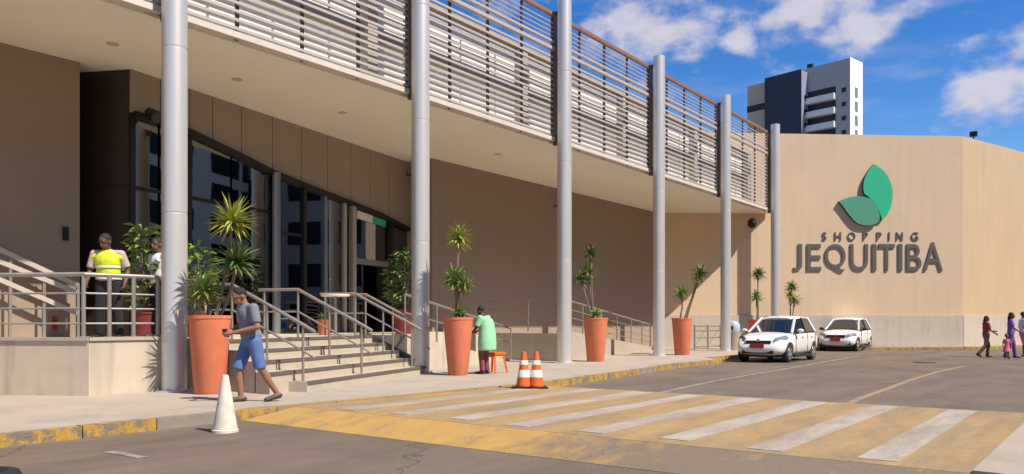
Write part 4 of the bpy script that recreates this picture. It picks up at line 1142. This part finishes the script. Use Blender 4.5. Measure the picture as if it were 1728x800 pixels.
# man in blue, stepping left and looking down at something held in both hands
pm = G(424, 678)
person('man in grey blue shirt and blue shorts walking past the largest planter', pm, (LEFT * .85 + TOCAM * .75), .975,
       dict(hipL=(-.095, 0, .90), hipR=(.095, -.01, .90), kneeL=(-.11, -.07, .50), ankL=(-.12, -.29, .125), toeL=(-.14, -.15, .033),
            kneeR=(.11, .13, .49), ankR=(.11, .09, .085), toeR=(.13, .26, .03), pel=(0, 0, .95), chest=(0, .05, 1.25), neck=(0, .075, 1.43), head=(0, .155, 1.545), look=(0, 1, -.55),
            shL=(-.185, .05, 1.38), shR=(.185, .05, 1.38), elL=(-.25, .03, 1.10), elR=(.25, .02, 1.10), wrL=(-.09, .27, 1.02), wrR=(.08, .27, 1.02)),
       skin_b, fab('shirt_grey_blue', (.185, .185, .235)), fab('shorts_blue', (.095, .165, .37)), hair_d, mat('sandal', (.06, .04, .03), .6), legs='short', voxel=.0095, bulk=1.14)
ph = bmn(); box(ph, (-.04, -.006, -.07), (.04, .006, .07)); po = ob('mobile_phone', mesh_of(ph, 'mobile_phone', plastic, bevel=.004), None, pm + Vector((0, 0, .99)) + (LEFT * .85 + TOCAM * .75).normalized() * .37)
po.rotation_euler = (R(-40), 0, math.atan2(LEFT.y, LEFT.x)); tag(po, 'black mobile phone held by the man in blue shorts', 'phone')
# guard in yellow vest behind the terrace railing
Zv = 13.55
person('person in bright yellow safety vest and dark trousers leaning at the terrace railing', at(184, Zv, FL + .006), TOCAM + LEFT * -.15, 1.05,
       dict(chest=(0, .05, 1.25), neck=(0, .07, 1.43), head=(.01, .13, 1.555), look=(.45, 1, -.5), shL=(-.185, .05, 1.37), shR=(.185, .05, 1.37), elL=(-.26, -.02, 1.10), elR=(.26, .03, 1.08), wrL=(-.26, .12, .90), wrR=(.24, .20, .92),
            kneeL=(-.12, .02, .49), ankL=(-.14, -.02, .085), toeL=(-.17, .15, .03), kneeR=(.12, .02, .49), ankR=(.14, -.02, .085), toeR=(.17, .15, .03)),
       skin_d, fab('shirt_pale', (.52, .40, .34)), fab('trousers_dark', (.016, .014, .018)), hair_d, plastic, vest=(mat('vest_yellow', (.72, .80, .03), .7, var=.08, scale=8, bump=.5, bscale=14), band_w), bulk=1.08)
person('person in white shirt and dark trousers half hidden behind a column', at(268, 14.75, FL + .006), TOCAM + LEFT * .6, 1.08, dict(wrL=(-.2, .2, .95), wrR=(.2, .2, .95)),
       skin_d, fab('shirt_white', (.74, .72, .72)), fab('trousers_black', (.015, .013, .015)), hair_d, plastic, sleeves='short')
# seated vendor in mint green
gpn = G(817, 631)
person('person in loose mint green shirt and maroon trousers beside the orange stool', gpn, LEFT + TOCAM * -.6, .90,
       dict(pel=(0, -.07, .92), chest=(0, .02, 1.22), neck=(0, .05, 1.42), head=(.0, .10, 1.55), look=(0, 1, -.3), elL=(-.22, .10, 1.12), elR=(.22, .10, 1.12), wrL=(-.10, .26, 1.05), wrR=(.10, .26, 1.05)),
       skin_d, mat('shirt_mint', (.30, .64, .36), .9, var=.1, scale=6, bump=.3, bscale=9, stretch=(1, 1, .3)), fab('trousers_maroon', (.22, .06, .07)), hair_d, plastic, loose=.02, voxel=.016, smock=True)
# walkers near the end wall
gw = 'people walking near the end wall'
person('person in dark red top and brown trousers striding near the end wall', G(1664, 603, 0), -LEFT + TOCAM * .1, .89,
       dict(kneeL=(-.1, .14, .50), ankL=(-.1, .10, .10), toeL=(-.12, .26, .04), kneeR=(.1, -.06, .5), ankR=(.1, -.36, .16), toeR=(.1, -.26, .05), elL=(-.24, .12, 1.14), wrL=(-.2, .38, 1.08), elR=(.25, .05, 1.12), wrR=(.24, .25, .98)),
       skin_d, fab('top_dark_red', (.24, .05, .055)), fab('trousers_brown', (.20, .11, .08)), hair_d, plastic, voxel=.018, group=gw, longhair=True)
person('person in purple top with long dark hair beside the toddler in pink', G(1706, 604, 0), LEFT * -.8 + TOCAM * .4, .96,
       dict(kneeL=(-.1, .10, .50), ankL=(-.1, .14, .09), toeL=(-.12, .30, .03), kneeR=(.1, -.04, .5), ankR=(.1, -.20, .11), toeR=(.1, -.06, .035), elR=(.27, .06, 1.13), wrR=(.34, .22, 1.0), elL=(-.3, -.02, 1.14), wrL=(-.46, .1, 1.06)),
       skin_d, fab('top_purple', (.20, .11, .42)), fab('trousers_purple', (.17, .07, .26)), hair_d, plastic, voxel=.018, group=gw, longhair=True)
person('toddler in pink dress walking beside the person in purple', G(1699, 606, 0), LEFT * .3 + TOCAM, .48, dict(head=(0, .03, 1.66)), skin_d, fab('dress_pink', (.70, .14, .24)), fab('dress_pink2', (.70, .14, .24)), hair_d, plastic, voxel=.016, group=gw, dress=True, hs=1.55)
person('person in pale lilac shirt and pink shorts following the group', G(1726, 602, 0), LEFT * -1 + TOCAM * .2, .98, dict(wrL=(-.3, .25, 1.0), kneeL=(-.1, .10, .50), ankL=(-.1, .14, .09), toeL=(-.12, .30, .03)), skin_d, fab('shirt_lilac', (.70, .64, .78)), fab('shorts_pink', (.70, .22, .34)), hair_d, plastic, voxel=.018, group=gw, legs='short')

# ================================================================== TOWER behind the end wall
aw = Vector((.66, -.75)); bw = Vector((.75, .66))
def cw(rf, z=0): return Vector((rf[0] * CT - rf[1] * ST, rf[0] * ST + rf[1] * CT, z))
tower = thing('apartment_tower', 'white and navy apartment tower with stacked balconies rising behind the end wall', 'building')
t_grey = mat('tower_grey', (.40, .385, .385), .8, var=.05, scale=.3, streak=.15)
t_white = mat('tower_white', (.80, .78, .74), .8, var=.04, scale=.3, streak=.08)
t_navy = mat('tower_navy', (.025, .03, .055), .6, var=.1, scale=.4)
t_blue = mat('tower_blue_grey', (.25, .25, .32), .8, var=.06, scale=.3)
win_m = mat('tower_window', (.012, .013, .016), .5, var=.2, scale=1)
win_g = mat('tower_window_green', (.16, .20, .15), .2, var=.2, scale=1)
tan_m = mat('tower_tan', (.50, .40, .32), .8, var=.08, scale=.3)
C = Vector((75.2, 178.0))
def blockp(name, c, la, lb, ztop, m, z0=0):
    """corner c towards the street corner; la back along -a, lb back along +b"""
    p = [c, c + bw * lb, c + bw * lb - aw * la, c - aw * la]
    k = bmn(); prism(k, [cw(q)[:2] for q in p], z0, ztop); return part(name, k, m, tower)
H1 = zat(97.5, 178.0)
blockp('grey_block', C, 12.5, 6.0, H1, t_grey)
# thin paler sheet on this flank, sunlight put into its colour
k = bmn(); pq = [C + aw * .06, C + bw * 6.0 + aw * .06, C + bw * 6.0 - aw * .02, C - aw * .02]; prism(k, [cw(q)[:2] for q in pq], 0, H1 + .15); part('lit_flank', k, t_white, tower)
Dk = Vector((66.4, 183.5)); H2 = zat(118, 183.5)
blockp('navy_block', Dk, 9.4, 4.4, H2, t_blue)
k = bmn(); pq = [Dk + aw * .0 - bw * .06, Dk - bw * .0 + bw * .02, Dk - aw * 9.4 + bw * .02, Dk - aw * 9.4 - bw * .06]; prism(k, [cw(q)[:2] for q in pq], 0, H2 + .2); part('navy_face', k, t_navy, tower)
Lw = Dk - aw * 9.45 + bw * 1.5
k = bmn(); prism(k, [cw(q)[:2] for q in (Lw, Lw + bw * 4, Lw + bw * 4 - aw * 5.6, Lw - aw * 5.6)], 0, zat(134, 190)); part('rear_wing', k, tan_m, tower)
k = bmn(); za = zat(180, 190); prism(k, [cw(q)[:2] for q in (Lw - bw * .05, Lw + bw * .0, Lw - aw * 5.6, Lw - aw * 5.65 - bw * .05)], za, zat(169, 190)); part('dark_band', k, win_m, tower)
st_h = 24.0 / 1350 * 178
def win_on(c0, dirv, nrm, s0, s1, z0, z1, m, par=tower, name='window', dep=.08):
    k = bmn(); p0, p1 = c0 + dirv * s0, c0 + dirv * s1
    prism(k, [cw(q)[:2] for q in (p0 + nrm * dep, p1 + nrm * dep, p1 - nrm * .05, p0 - nrm * .05)], z0, z1)
    return part(name, k, m, par)
for fl_ in range(7):
    zc = zat(143, 178) - fl_ * st_h
    # balcony slab with parapet, rounded at its far end, and a flat dark sheet painting the recess shade above
    k = bmn(); ctr = C - aw * 7.9
    outl = [C - aw * 3.1 - bw * .0, C - aw * 3.1 - bw * 1.3]
    for q in range(7):
        an = R(90 * q / 6); outl.append(C - aw * (9.6 + 2.2 * math.sin(an)) - bw * (1.3 * math.cos(an) + .35 * (1 - math.cos(an)) * 0) )
    outl.append(C - aw * 11.8)
    zb = zat(163, 178) - fl_ * st_h
    prism(k, [cw(q)[:2] for q in outl], zb, zb + 1.35); part('balcony', k, t_white, tower)
    win_on(C, -aw, -bw, 3.3, 11.6, zb + 1.352, zb + 1.35 + 1.74, win_m, name='recess_shade', dep=.06)
    win_on(C, -aw, -bw, .9, 1.9, zb + 1.3, zb + 2.3, win_m)
    win_on(C, bw, aw, 2.2, 3.5, zb + .3, zb + 2.5, win_g, dep=.12)
    win_on(Dk, bw, aw, 1.2, 2.6, zb + .9, zb + 2.1, win_m)
k = bmn(); p = Dk + bw * 5 - aw * .5; box(k, (cw(p).x - .6, cw(p).y - .6, H2 - .1), (cw(p).x + .6, cw(p).y + .6, H2 + 2.4)); part('roof_vent', k, win_m, tower)

# ================================================================== ACROSS THE STREET (seen in the entrance glass)
opp = thing('office_block', 'low white office block with dark window bands across the street', 'building')
k = bmn(); box(k, (24, -12, 0), (36, 85, 25)); part('wall', k, mat('office_white', (.80, .78, .70), .85, var=.05, scale=.4, streak=.1), opp)
for i, z in enumerate((1.0, 4.3, 7.6, 10.9, 14.2, 17.5, 20.8)):
    for j in range(15):
        y0 = -10 + j * 6.2
        k = bmn(); box(k, (23.92, y0, z), (24.05, y0 + (5.4 if j % 3 else 3.2), z + 2.2)); part('window', k, win_m, opp)
k = bmn(); box(k, (23.4, -12.5, 25.002), (36.5, 85.5, 25.4)); part('roof_edge', k, t_grey, opp)

hall = thing('market_hall', 'long pale market hall with dark bays further down the street', 'building')
k = bmn(); box(k, (9, 78, 0), (30, 170, 21)); part('wall', k, mat('hall_cream', (.55, .50, .42), .85, var=.06, scale=.4, streak=.1), hall)
for z, h in ((.4, 3.4), (5.4, 2.6), (10.2, 2.6), (15.2, 2.6)):
    for j in range(4):
        k = bmn(); box(k, (9.8 + j * 5, 77.9, z), (13.9 + j * 5, 78.05, z + h)); part('bay', k, win_m, hall)
    for j in range(10):
        k = bmn(); box(k, (8.9, 80 + j * 9, z), (9.05, 86.5 + j * 9, z + h)); part('bay', k, win_m, hall)
k = bmn(); box(k, (8.6, 77.5, 21.002), (30.4, 170.5, 21.4)); part('roof_edge', k, t_grey, hall)
